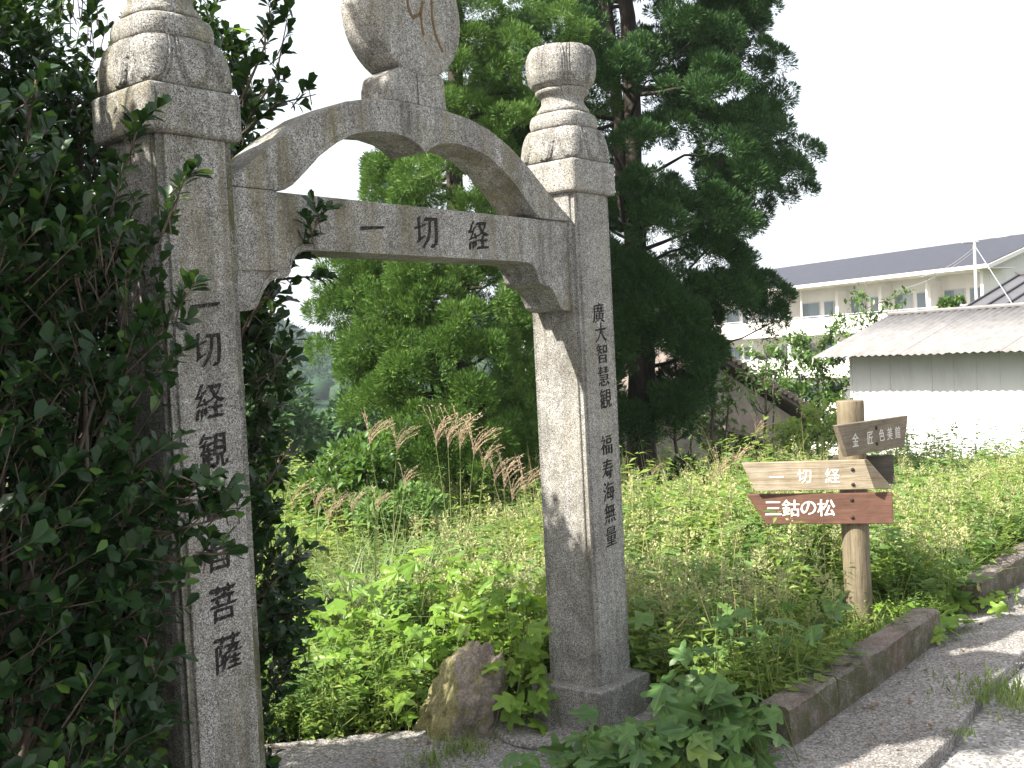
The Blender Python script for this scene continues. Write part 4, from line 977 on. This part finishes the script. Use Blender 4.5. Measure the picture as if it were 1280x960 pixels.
Vk, Fk = scatter(*SMALL, frames(unit(d + UPV * .5 + rng.normal(0, .4, d.shape)), unit(d + rng.normal(0, .5, d.shape))), rng.uniform(.4, .9, len(ii)), np.stack([cx, cy, cz + 1.6], -1)[ii] + d * rC[ii, None] * np.array([1, 1, 1.3]))
V, F = join([(V, F), (Vk, Fk)])
o = link('hillside_wood', np_mesh('hillside_wood', V, F), M_HILL, smooth=False)
tag(o, 'blue green wooded hillside far off, left through the gateway', 'wood', kind='stuff')

# ================================================================== field of weeds
def field_points(n, dmin, dmax, amin=-.62, amax=.66, power=1.0):
    inv = rng.uniform(1 / dmax ** power, 1 / dmin ** power, n) ** (-1 / power); lat = rng.uniform(amin, amax, n) * inv
    x = CAM[0] + inv * .7716 + lat * .635; y = CAM[1] + inv * .6361 - lat * .772
    ok = np.ones(n, bool)
    ok &= ~((y < -.645))                                            # path and road side of the kerb
    ok &= ~((x < 2.45) & (y < .45))                                # gate floor
    ok &= ~((x + y < 2.42) & (x < 2.2))                            # approach through the gate
    ok &= ~((np.abs(x - 1.85) < .2) & (np.abs(y - .6) < .2))
    P = np.stack([x[ok], y[ok], np.zeros(ok.sum())], -1); P[:, 2] = ground_z(P[:, 0], P[:, 1]) - .03
    return P, inv[ok]
def herb(nl, h, r, leaf, droop=.2):
    """template weed: many small leaves up thin stems (tris)"""
    parts = []; ns = 4
    ang = rng.uniform(0, 2 * PI, ns); tipx = np.cos(ang) * r; tipy = np.sin(ang) * r; hs = h * rng.uniform(.65, 1.05, ns)
    for k in range(ns):
        t = np.sort(rng.uniform(.03, 1, nl // ns)); p = np.stack([tipx[k] * t ** 1.5, tipy[k] * t ** 1.5, hs[k] * t], -1)
        a = rng.uniform(0, 2 * PI, len(t)); d = unit(np.stack([np.cos(a), np.sin(a), rng.uniform(-droop, .5, len(t))], -1))
        parts.append(scatter(*(SMALL if leaf > .12 else LANCE), frames(d, unit(UPV + rng.normal(0, .35, (len(t), 3)))), leaf * (1.25 - .6 * t) * rng.uniform(.7, 1.3, len(t)), p))
        sv = np.array([[0, .003, 0], [0, -.003, 0], [tipx[k], tipy[k], hs[k]]]); parts.append((sv, np.array([[0, 1, 2]])))
    return join(parts)
HERBS = [herb(72, .50, .18, .115), herb(84, .60, .17, .09), herb(44, .34, .22, .125), herb(76, .54, .20, .10), herb(90, .66, .15, .075)]
def plant_field(name, label, cat, P, templates, scale, mat):
    pick = rng.integers(0, len(templates), len(P)); parts = []
    for k, tm in enumerate(templates):
        i = np.where(pick == k)[0]; a = rng.uniform(0, 2 * PI, len(i))
        x = np.stack([np.cos(a), np.sin(a), rng.normal(0, .08, len(i))], -1)
        parts.append(scatter(*tm, frames(x, np.tile(UPV, (len(i), 1))), scale[i], P[i]))
    V, F = join(parts); o = link(name, np_mesh(name, V, F), mat); return tag(o, label, cat, kind='stuff')
def low(P): return np.where((P[:, 0] > 3.3) & (P[:, 0] < 4.7) & (P[:, 1] < -.12), .38, 1.) * np.where((P[:, 0] < 2.3) & (P[:, 1] < 2.3), .62, 1.)          # short round the signpost and just inside the gate
def hvar(P): return .70 + .75 * (vnoise(P[:, 0], P[:, 1], .55, 3.) + .5)
P, dd = field_points(3600, 4.4, 17, power=1.0); plant_field('weeds', 'sunny green weeds filling the field', 'weeds', P, HERBS, hvar(P) * rng.uniform(.6, 1.15, len(P)) * np.interp(dd, [4, 6, 12, 17], [.75, .95, 1.05, 1.1]) * low(P), M_WEED)
P, dd = field_points(1500, 4.4, 15); plant_field('weeds', 'blue green weeds mixed among the brighter ones', 'weeds', P, HERBS, hvar(P) * rng.uniform(.55, 1.1, len(P)) * low(P), M_WEED2)
P, dd = field_points(19000, 4.4, 16); V, F = grass_at(P, low(P) * hvar(P) * rng.uniform(.25, .74, len(P)), rng.uniform(.006, .012, len(P)) * np.interp(dd, [5, 15], [.8, 1.6]))
tag(link('field_grass', np_mesh('field_grass', V, F), M_GRASS), 'grass blades growing through the weeds', 'grass', kind='stuff')
P, dd = field_points(2600, 4.8, 15); keep = low(P) > .9; P = P[keep]; V, F = grass_at(P, hvar(P) * rng.uniform(.45, .95, len(P)), rng.uniform(.004, .007, len(P)), (0, 0, 1, 2), .2)
tag(link('dry_stems', np_mesh('dry_stems', V, F), M_PALE), 'thin straw coloured dead stems standing among the weeds', 'dry stems', kind='stuff')
P, dd = field_points(160, 5.5, 14); P = P[low(P) > .9]; plant_field('tall_weeds', 'scattered taller weeds standing above the others', 'weeds', P, HERBS, rng.uniform(1.1, 1.5, len(P)), M_WEED2)
# seed heads: fluffy spikes on the taller weeds
def spike(n=26, L=.10, w_=.02):
    t = rng.uniform(0, 1, n); a = rng.uniform(0, 2 * PI, n); p = np.stack([w_ * np.cos(a) * .4, w_ * np.sin(a) * .4, L * t], -1)
    d = unit(np.stack([np.cos(a), np.sin(a), rng.uniform(.2, 1.2, n)], -1)); return scatter(*SMALL, frames(d, rand_dirs(n)), w_ * rng.uniform(.8, 1.6, n) * (1.2 - .6 * t), p)
SPIKES = [spike(26, .10, .022), spike(20, .07, .026), spike(30, .14, .018)]
P, dd = field_points(5600, 5.2, 16, -.1, .66); P[:, 2] += hvar(P) * rng.uniform(.28, .52, len(P))
keep = (P[:, 0] > 2.3) & (low(P) > .9)
plant_field('seed_heads', 'pale fluffy seed heads over the weeds on the right', 'seed heads', P[keep], SPIKES, rng.uniform(.5, 1.15, keep.sum()), M_SEED)

# reed grass clumps with tawny plumes
def plume(L=.24):
    parts = []
    for k in range(11):
        a = rng.uniform(-1.0, 1.0); b = rng.uniform(-.5, .5); p = np.array([0, 0, .012 * k]) * .6; d = unit(np.array([math.sin(a) * .55 + .2, b * .5, 1.0])); ln = L * rng.uniform(.6, 1.1) * (1 - .02 * k)
        pts_ = []
        for q in range(13):
            pts_.append(p.copy()); p = p + d * ln / 12; d = unit(d + np.array([.035 * np.sign(d[0]) + .02, 0, -.045]))
        pts_ = np.array(pts_); seg = unit(np.diff(pts_, axis=0))
        parts.append(scatter(np.array([[0, .0022, 0], [1, .0016, 0], [1, -.0016, 0], [0, -.0022, 0]]), np.array([[0, 2, 1], [0, 3, 2]]), frames(seg, rand_dirs(12)), np.stack([np.full(12, ln / 12 * 1.05), np.ones(12), np.ones(12)], -1), pts_[:-1]))
        for rep_ in range(1):
            sd = unit(seg * 1.2 + rng.normal(0, .5, seg.shape)); parts.append(scatter(*KITE, frames(sd, rand_dirs(12)), rng.uniform(.010, .022, 12), pts_[1:]))
    return join(parts)
PLUMES = [plume() for k in range(3)]
def reed(label, u, v, dep, tips, h=.75, n_blades=120, wid=.010, mat=M_REED, plume_mat=M_PLUME, spread=.18, size=1.):
    b = gp(u, v, dep); t = thing('reed_grass', label, 'grass clump', tuple(b), 0, 'reed grass clumps in the field')
    P = np.stack([rng.normal(0, spread, n_blades), rng.normal(0, spread, n_blades), np.full(n_blades, -.04)], -1)
    V, F = grass_at(P, rng.uniform(.55, 1.1, n_blades) * h, wid, (1, 2, 3), .1)
    o = link('blades', np_mesh('blades', V, F), mat, t); o['kind'] = 'stuff'
    for (pu, pv, dz, s) in tips:
        p = at(pu, pv, dep + dz) - b; root = np.array([rng.normal(0, .06), rng.normal(0, .06), 0])
        st = from_bm('stalk', tube_bm(branch_path(root, p, 0, 5, .015), [.005, .0045, .004, .003, .002], 5), M_STEM, t)
        tm = PLUMES[rng.integers(0, 3)]; a = rng.uniform(-.6, .6) + math.atan2(R2.y, R2.x)
        Vp, Fp = scatter(*tm, frames(np.array([[math.cos(a), math.sin(a), 0]]), UPV[None]), np.array([s * size * 1.35]), p[None])
        link('plume', np_mesh('plume', Vp, Fp), plume_mat, t)
    return t
reed('reed grass with five tawny plumes left of the right pillar', 570, 650, 7.6, [(545, 558, 0, .85), (560, 560, .2, .9), (575, 562, .1, .95), (592, 572, -.1, .85), (605, 590, 0, .75)], .7)
reed('reed grass with drooping plumes tucked against the right pillar', 645, 660, 7.2, [(630, 612, 0, .8), (655, 620, .1, .8), (618, 604, .2, .7), (640, 628, -.1, .7)], .65)
reed('reed grass with two plumes in front of the lighter conifer', 480, 640, 8.0, [(462, 558, 0, .8), (496, 566, .1, .8)], .65)
reed('sunlit tussock of long silvery blades in the middle of the gateway', 470, 730, 6.3, [(505, 612, .3, .5)], .95, 280, .012)
reed('reed grass with pale plumes behind the tan sign board', 905, 650, 9.5, [(900, 598, 0, .85), (920, 590, .2, .9), (890, 606, .1, .7), (935, 605, .1, .8), (945, 548, 2, .8), (860, 625, 0, .7)], .6, 110)
reed('arching reed blades at the foot of the conifer trunk', 800, 660, 9.0, [(815, 600, 0, .5)], .75, 90, .013)
reed('pale dry grass clump beside the left pillar', 345, 660, 7.4, [(335, 575, 0, .8), (350, 590, .1, .7), (365, 640, 0, .8)], .62, 220, .009, M_PALE, M_PALE)
reed('second pale dry grass clump at the left of the gateway', 380, 690, 6.9, [(395, 640, 0, .6), (410, 655, .1, .6)], .48, 160, .009, M_PALE, M_PLUME)
reed('short reed grass with faded plumes among the sunny weeds', 450, 690, 7.0, [(440, 645, 0, .6), (470, 640, .1, .55), (420, 640, 0, .5)], .5, 90)

# ================================================================== broad lobed creepers
def creeper(label, pts_dep, mat, leaf=.14, origin=None, limit=300, jitter=.05, cat='creeper', name='creeper', tm=None, hvar_=(.05, .3), face=.75, stalks=True):
    """pts: world positions of leaves"""
    P = pts_dep; n = len(P); o0 = P.mean(0).copy(); o0[2] = -.2
    t = thing(name, label, cat, tuple(o0)); tm = tm or LOBED
    a = rng.uniform(0, 2 * PI, n); d = unit(np.stack([np.cos(a), np.sin(a), rng.uniform(-.5, .15, n)], -1) - np.array([F2.x, F2.y, 0]) * .25)
    nr = unit(UPV * face - np.array([F2.x, F2.y, 0]) * .35 + np.array([TOSUN.x, TOSUN.y, 0]) * .25 + rng.normal(0, .3, (n, 3)))
    M = frames(d, nr); s = leaf * rng.uniform(.55, 1.2, n)
    mask = leaf_objs(t, 'leaf', tm, M, s, P, {M_LOBE: M_LOBE_V, M_LOBE_D: M_LOBE_DV}.get(mat, mat), limit, 5, tuple(o0))
    if mask.sum() > 2:
        V, F = scatter(*tm[0], M[mask], s[mask], P[mask] - o0); o = link('leaf_mass', np_mesh('leaf_mass', V, F), mat, t); o['kind'] = 'stuff'
    g = np.stack([P[:, 0] + rng.normal(0, .08, n), P[:, 1] + rng.normal(0, .08, n), ground_z(P[:, 0], P[:, 1]) - .02], -1); dr = P - g; L = np.linalg.norm(dr, axis=1)
    if stalks: twigs('stalks', g - o0, dr / L[:, None], L, t, M_STEM, .0028)
    return t
def cloud(spec):
    """spec rows (u, v, dep, spread_u, spread_v, spread_dep, count): positions around photo places, never below the ground"""
    out_ = []
    for (u, v, dep, su, sv, sd, c) in spec:
        for k in range(c):
            p = at(u + rng.normal(0, su), v + rng.normal(0, sv), dep + rng.normal(0, sd)); g = float(ground_z(p[0], p[1])) + .03
            p[2] = max(p[2], g + rng.uniform(0, .06)); out_.append(p)
    return np.array(out_)
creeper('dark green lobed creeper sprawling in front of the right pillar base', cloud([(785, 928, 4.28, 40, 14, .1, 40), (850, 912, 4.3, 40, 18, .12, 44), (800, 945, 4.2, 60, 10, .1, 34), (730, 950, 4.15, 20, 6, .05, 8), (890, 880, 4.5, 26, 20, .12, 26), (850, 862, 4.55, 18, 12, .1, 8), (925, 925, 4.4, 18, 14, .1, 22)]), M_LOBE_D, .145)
creeper('bright lobed creeper around the boulder left of the right pillar', cloud([(560, 790, 5.4, 40, 18, .15, 42), (620, 770, 5.4, 30, 25, .15, 36), (650, 840, 5.0, 18, 30, .1, 30), (500, 850, 5.2, 30, 24, .1, 30), (640, 880, 4.85, 14, 10, .05, 12), (660, 780, 5.2, 12, 30, .1, 20)]), M_LOBE, .12)
creeper('bright lobed creeper covering the bank in the gateway', cloud([(450, 795, 5.7, 45, 30, .2, 70), (520, 738, 6.1, 50, 22, .25, 60), (600, 735, 6.0, 40, 18, .2, 55), (420, 850, 5.35, 35, 22, .12, 60), (480, 850, 5.3, 30, 20, .1, 40), (390, 820, 5.6, 20, 40, .15, 30), (640, 720, 6.3, 25, 14, .2, 22)]), M_LOBE, .135)
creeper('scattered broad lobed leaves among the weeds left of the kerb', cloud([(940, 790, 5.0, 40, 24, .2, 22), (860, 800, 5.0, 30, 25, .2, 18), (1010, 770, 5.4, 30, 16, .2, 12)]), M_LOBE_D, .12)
creeper('rounded vine leaves spilling through the gap between the kerb stones', cloud([(1165, 758, 6.7, 26, 12, .15, 50), (1205, 765, 6.7, 22, 12, .12, 46), (1240, 782, 6.6, 18, 7, .1, 18), (1120, 765, 6.4, 30, 8, .1, 24), (1165, 803, 6.0, 25, 6, .08, 12), (1195, 805, 6.1, 16, 6, .06, 12), (1205, 735, 7.1, 16, 8, .1, 20)]), M_LOBE, .11, tm=[OVAL, lobed(5, 3)])
creeper('leaves hanging over the kerb top below the signpost', cloud([(1040, 800, 5.95, 26, 8, .1, 20), (1110, 762, 6.3, 16, 6, .1, 14), (1010, 818, 5.6, 20, 10, .08, 14)]), M_LOBE, .09, tm=[OVAL, lobed(6, 3)])

creeper('few yellow green lobed vine leaves against the sky just right of the left capital', np.array([at(u_, v_, 4.75) for u_, v_ in ((262, 12), (270, 28), (258, 40), (285, 52), (296, 70), (275, 68), (305, 88), (290, 96), (312, 60), (300, 40), (268, 90))]), M_LOBE, .11, stalks=False)
def tuft(label, u, v, n, h, spread, mat=M_GRASS, z=-.2, wid=.007):
    b = on_z(u, v, z); t = thing('grass_tuft', label, 'grass tuft', tuple(b))
    P = np.stack([rng.normal(0, spread, n), rng.normal(0, spread, n), np.full(n, -.01)], -1)
    V, F = grass_at(P, rng.uniform(.4, 1.1, n) * h, wid, (0, 1, 2, 3), .25)
    o = link('blades', np_mesh('blades', V, F), mat, t); o['kind'] = 'stuff'; return t
tuft('grass tuft growing on the path in front of the boulder', 575, 940, 110, .13, .07)
tuft('small weed tuft at the bottom edge of the path', 535, 955, 60, .09, .05)
tuft('grass tuft against the front of the brown kerb stone', 1030, 895, 40, .20, .025, wid=.009)
tuft('arching grass at the broken end of the mossy kerb stone', 925, 915, 46, .30, .05, wid=.010)
tuft('low grass patch on the pebbled concrete near the right edge', 1255, 868, 420, .09, .13)
tuft('sparse grass in the seam beside the pebbled concrete', 1200, 915, 26, .06, .03)
tuft('little green tuft at the kerb foot near the vine leaves', 1090, 840, 36, .10, .03)

# loose gravel and fallen leaves on the path
n = 4200; P = np.stack([rng.uniform(.6, 5, n), rng.uniform(-1.9, 1.3, n), np.zeros(n)], -1)
ok = (P[:, 0] + P[:, 1] < 2.5) | (P[:, 1] < -.8); P = P[ok]; P[:, 2] = np.where(P[:, 1] < -1.27, -.261, -.199)
pv = np.array([[1, 0, 0], [-1, 0, 0], [0, 1, 0], [0, -1, 0], [0, 0, .7], [0, 0, -.5]]) * 1.; pf = np.array([[0, 2, 4], [2, 1, 4], [1, 3, 4], [3, 0, 4], [2, 0, 5], [1, 2, 5], [3, 1, 5], [0, 3, 5]])
V, F = scatter(pv, pf, frames(rand_dirs(len(P)) * np.array([1, 1, .2]), np.tile(UPV, (len(P), 1))), .0022 + .009 * rng.uniform(0, 1, len(P)) ** 4, P)
tag(link('gravel', np_mesh('gravel', V, F), M_PEB), 'loose gravel scattered over the path and road', 'gravel', kind='stuff')
n = 420; P = np.stack([rng.uniform(.8, 5.5, n), rng.uniform(-1.3, 1.3, n), np.full(n, -.19)], -1); ok = (P[:, 0] + P[:, 1] < 2.6) | ((P[:, 1] < -.8) & (P[:, 1] > -1.0)); P = P[ok]
V, F = scatter(*SMALL, frames(rand_dirs(len(P)) * np.array([1, 1, .3]), unit(UPV + rng.normal(0, .3, (len(P), 3)))), rng.uniform(.015, .045, len(P)), P)
tag(link('fallen_leaves', np_mesh('fallen_leaves', V, F), M_DRY), 'dry brown fallen leaves on the path', 'leaves', kind='stuff')

def sunny(P):
    a = np.zeros(len(P), bool)
    for zg, sm in ((-.1, 2.3), (.1, 2.15), (.3, 2.0), (.5, 1.95)):
        t = (P[:, 2] - zg) / TOSUN.z; gx = P[:, 0] - TOSUN.x * t; gy = P[:, 1] - TOSUN.y * t
        a |= (gx + gy > sm) & (gx < 2.6) & (gx > .85) & (gy > .52) & (gy < 3.2) & (t > .35)
    t = (P[:, 0] - -.02) / TOSUN.x; py = P[:, 1] - TOSUN.y * t; pz = P[:, 2] - TOSUN.z * t
    b = (P[:, 0] < -.02) & (py > -.2) & (py < .45) & (pz > 2.27) & (pz < 3.0)
    c = (P[:, 0] < -.02) & (py > -.2) & (py < .45) & (pz > 2.15) & (pz <= 2.27) & (rng.uniform(0, 1, len(P)) < .75)
    return ~(a & (rng.uniform(0, 1, len(P)) < .93)) & ~b & ~c
# ================================================================== the big glossy bush on the left and the shrub behind the left pillar
def bush_points(n, inside):
    out_ = []
    while sum(len(q) for q in out_) < n:
        out_.append(inside(4000))
    return np.concatenate(out_)[:n]
def bush(name, label, base, lobes, n_shoots, leaf, mat, limit=300, sprays=(), per=7, extra_parent=None, slen=(.07, .17), clip=None):
    """lobes: (x,y,z,rx,ry,rz)"""
    t = thing(name, label, 'bush', tuple(base)); b0 = np.array(base); L = np.array(lobes); vol = (L[:, 3] * L[:, 4] + L[:, 4] * L[:, 5] + L[:, 3] * L[:, 5])
    i = rng.choice(len(L), n_shoots, p=vol / vol.sum()); d = rand_dirs(n_shoots); q = rng.uniform(.72, 1.03, n_shoots)[:, None]
    P = L[i, :3] + d * L[i, 3:] * q * (1 + .10 * np.sin(d[:, :1] * 9 + i[:, None]) * np.cos(d[:, 1:2] * 8))
    if clip is not None: k = clip(P); P, d = P[k], d[k]
    # leave out shoots buried inside other lobes
    bur = np.zeros(len(P), bool)
    for l_ in L: bur |= (((P - l_[:3]) / l_[3:]) ** 2).sum(1) < .45
    P, d = P[~bur], d[~bur]
    Dr = unit(d * .8 + UPV * .7 + rng.normal(0, .3, (len(P), 3))); ln = rng.uniform(*slen, len(P))
    for path in sprays:
        path = np.array(path); m_ = max(3, int(np.linalg.norm(path[-1] - path[0]) / .042))
        for k in range(m_):
            f = (k + .5) / m_ * (len(path) - 1); j = min(int(f), len(path) - 2); p = path[j] + (path[j + 1] - path[j]) * (f - j)
            sd = unit(rng.normal(size=3) + 1.6 * unit(path[j + 1] - path[j]) + UPV * .5)
            P = np.vstack([P, p]); Dr = np.vstack([Dr, sd]); ln = np.append(ln, rng.uniform(.03, .09))
    M, s, off = shoots(P, Dr, ln, per, leaf, .85)
    mask = leaf_objs(t, 'leaf', [OVAL], M, s, off, mat, limit, 8, tuple(b0))
    V, F = scatter(*OVAL, M[mask], s[mask], off[mask] - b0); o = link('leaf_mass', np_mesh('leaf_mass', V, F), mat, t); o['kind'] = 'stuff'
    twigs('twigs', P - b0 - Dr * .05, Dr, ln + .05, t, M_TWIG, .0028)
    bm = bmesh.new()
    for l_ in L:
        for k in range(5): tube_bm([q_ - b0 for q_ in branch_path(b0 + rng.normal(0, .05, 3) * np.array([1, 1, 0]), l_[:3] + rng.normal(0, .28, 3) * l_[3:], 0, 6, .05)], [.03, .024, .018, .013, .009, .005], 6, bm)
    for path in sprays: tube_bm([q_ - b0 for q_ in path], [.006 - .004 * k / (len(path) - 1) for k in range(len(path))], 5, bm)
    from_bm('branches', bm, M_TWIG, t, None, True); return t
def spray(pl): return [at(*p) for p in pl]
sprays_l = [spray([(150, 330, 3.1), (200, 300, 2.85), (232, 220, 2.75)]), spray([(130, 480, 3.0), (190, 430, 2.8), (238, 362, 2.75)]), spray([(130, 470, 3.0), (180, 470, 2.8), (216, 460, 2.75)]), 
            spray([(130, 610, 3.0), (205, 615, 2.75), (262, 600, 2.7)]), spray([(120, 680, 3.0), (210, 665, 2.75), (305, 640, 2.7)]), spray([(120, 720, 3.0), (215, 700, 2.75), (285, 690, 2.7)]), spray([(120, 640, 3.0), (200, 640, 2.75), (260, 620, 2.7)]),
            spray([(110, 250, 3.1), (160, 200, 2.9), (178, 140, 2.85)]), spray([(20, 230, 2.9), (35, 160, 2.75), (45, 100, 2.7)]), spray([(120, 760, 3), (180, 800, 2.8), (196, 850, 2.75)])]
def bclip(P):
    u, v, z = pix(P)
    inpill = (P[:, 0] > -.16) & (P[:, 0] < .6) & (P[:, 1] > -.2) & (P[:, 1] < .5)
    front = (z < 3.15) & (u > 182 - (v > 640) * 22) & (u < 700)
    plinth = (v < 190) & (u > 118) & (z < 4) & (u < 700)
    return ~(inpill | front | plinth) & (P[:, 2] > -.2) & sunny(P)
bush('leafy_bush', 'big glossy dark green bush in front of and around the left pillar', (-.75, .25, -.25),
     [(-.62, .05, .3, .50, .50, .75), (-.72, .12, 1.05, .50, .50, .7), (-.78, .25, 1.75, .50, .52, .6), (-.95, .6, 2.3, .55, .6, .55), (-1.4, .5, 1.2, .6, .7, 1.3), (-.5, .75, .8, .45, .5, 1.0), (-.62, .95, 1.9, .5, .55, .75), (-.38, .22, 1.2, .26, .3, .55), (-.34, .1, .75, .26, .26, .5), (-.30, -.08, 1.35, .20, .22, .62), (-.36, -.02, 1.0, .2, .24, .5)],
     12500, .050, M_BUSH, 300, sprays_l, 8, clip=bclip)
# shrub behind the left pillar, its leaves showing right of the shaft and above the plinth
sprays_b = [spray([(300, 420, 3.75), (345, 340, 3.7), (385, 300, 3.6), (405, 265, 3.55)]), spray([(310, 400, 3.7), (350, 350, 3.7), (395, 345, 3.7)]), spray([(300, 130, 3.9), (330, 60, 3.9), (338, 5, 3.9)]), spray([(310, 150, 3.9), (345, 95, 3.9), (358, 30, 3.9)]), spray([(300, 170, 3.9), (345, 130, 3.9), (395, 118, 3.95)]),
            spray([(300, 480, 3.75), (335, 470, 3.7), (360, 440, 3.65)]), spray([(300, 620, 3.7), (330, 610, 3.65), (362, 560, 3.6)]), spray([(310, 760, 3.7), (350, 720, 3.65), (375, 690, 3.6)])]
def sclip(P):
    u, v, z = pix(P); inp = (P[:, 0] > -.05) & (P[:, 0] < .33) & (P[:, 1] > -.1) & (P[:, 1] < .33)
    lim = np.interp(v, [0, 60, 130, 170, 300, 330, 380, 450, 520, 600, 700, 760, 860, 920], [320, 296, 325, 325, 300, 325, 360, 352, 336, 322, 346, 358, 352, 325])
    t = (2.06 - P[:, 0]) / TOSUN.x * -1; ys = P[:, 1] - TOSUN.y * t; zs = P[:, 2] - TOSUN.z * t; shade = (ys > -.15) & (ys < .42) & (zs > .52) & (zs < 2.9)     # keeps clear of the far pillar's sunny face
    return ~inp & (u < lim) & (P[:, 1] > .36) & (P[:, 2] > -.2) & ~shade & sunny(P)
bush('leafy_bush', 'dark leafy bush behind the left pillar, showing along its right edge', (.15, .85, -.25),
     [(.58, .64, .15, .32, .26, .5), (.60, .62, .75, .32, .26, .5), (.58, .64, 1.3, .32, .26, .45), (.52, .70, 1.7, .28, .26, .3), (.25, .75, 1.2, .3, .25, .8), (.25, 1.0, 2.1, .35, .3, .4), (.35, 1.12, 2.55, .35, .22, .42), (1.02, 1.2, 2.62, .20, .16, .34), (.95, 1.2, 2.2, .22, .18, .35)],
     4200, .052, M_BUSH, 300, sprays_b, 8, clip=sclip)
# taller tree farther back at the upper left
shr = thing('evergreen_tree', 'dark small leaved evergreen tree rising behind the bush at the upper left', 'tree', (-.3, 1.35, -.25))
def dense(parent, lobes, n, leaf, mat, b0):
    L = np.array(lobes); i = rng.integers(0, len(L), n); d = rand_dirs(n); P = L[i, :3] + d * L[i, 3:] * rng.uniform(.7, 1.02, n)[:, None] * (1 + .16 * np.sin(d[:, :1] * 8 + i[:, None] * 2) * np.cos(d[:, 1:2] * 9))
    u, v, z = pix(P); ok = (u < np.interp(v, [0, 40, 60, 110, 190], [150, 140, 135, 125, 115])) | (v > 190); ok &= sunny(P); P, d, i = P[ok], d[ok], i[ok]; n = len(P)
    M = frames(unit(d + rng.normal(0, .6, (n, 3))), unit(UPV + d * .4 + rng.normal(0, .4, (n, 3)))); V, F = scatter(*SMALL, M, leaf * rng.uniform(.6, 1.25, n), P - b0)
    o = link('foliage', np_mesh('foliage', V, F), mat, parent); o['kind'] = 'stuff'
b0 = np.array([-.3, 1.35, -.25])
dense(shr, [(-.05, 1.2, 2.5, .5, .42, .5), (-.3, 1.35, 2.2, .5, .5, .7), (-.15, 1.3, 1.5, .5, .4, .8), (-.6, 1.5, 2.5, .5, .5, .6), (-.35, 1.3, 2.75, .4, .4, .32)], 30000, .05, M_BUSH, b0)
bm = tube_bm([(0, 0, -.1), (-.02, 0, 1.0), (-.04, .02, 1.8), (-.05, 0, 2.6)], [.09, .08, .06, .02], 10)
for k in range(16): tube_bm(branch_path((-.03, 0, .8 + .1 * k), (rng.normal(-.1, .3), rng.normal(0, .25), 1.2 + .11 * k), 0, 4, .08), [.03, .02, .012, .005], 5, bm)
from_bm('trunk', bm, M_TWIG, shr, None, True)

# second evergreen just beyond the left edge: the tree whose shade lies on the near path
t2 = thing('evergreen_tree', 'tall evergreen tree at the far left edge whose shade lies on the path', 'tree', (-1.05, .9, -.25)); b0 = np.array([-1.05, .9, -.25])
_int = np.interp
L2 = [(-.95, .68, 4.15, .55, .40, .45), (-1.15, .75, 3.9, .5, .35, .4), (-.75, .55, 4.35, .4, .3, .3), (-1.5, .8, 4.2, .5, .45, .5)]
i = rng.integers(0, len(L2), 9000); L2 = np.array(L2); d = rand_dirs(9000); P = L2[i, :3] + d * L2[i, 3:] * rng.uniform(.5, 1.02, 9000)[:, None]; k = sunny(P); P, d = P[k], d[k]; nq = len(P)
M = frames(unit(d + rng.normal(0, .6, (nq, 3))), unit(UPV + d * .4 + rng.normal(0, .4, (nq, 3)))); V, F = scatter(*SMALL, M, .07 * rng.uniform(.6, 1.25, nq), P - b0)
o = link('foliage', np_mesh('foliage', V, F), M_BUSH, t2); o['kind'] = 'stuff'
bm = tube_bm([(0, 0, -.1), (.02, -.03, 1.5), (.0, -.08, 3.0), (.05, -.2, 4.3)], [.08, .07, .05, .02], 10)
for k in range(8): tube_bm(branch_path((.0, -.09, 3.0 + .12 * k), L2[k % 4, :3] - b0 + rng.normal(0, .15, 3), 0, 4, .06), [.025, .018, .012, .005], 5, bm)
from_bm('trunk', bm, M_TWIG, t2, None, True)

# ================================================================== thin blue haze over the valley
hz = box_bm(-960, 960, -960, 960, -11.5, 36); mh = bpy.data.materials.new('thin haze'); mh.use_nodes = True; hn = mh.node_tree.nodes
hn.remove(hn['Principled BSDF']); pv_ = hn.new('ShaderNodeVolumePrincipled'); pv_.inputs['Color'].default_value = (.80, .90, 1.0, 1); pv_.inputs['Density'].default_value = .00045; pv_.inputs['Anisotropy'].default_value = .2
mh.node_tree.links.new(pv_.outputs[0], hn['Material Output'].inputs['Volume']); o = from_bm('haze', hz, mh); o['kind'] = 'stuff'
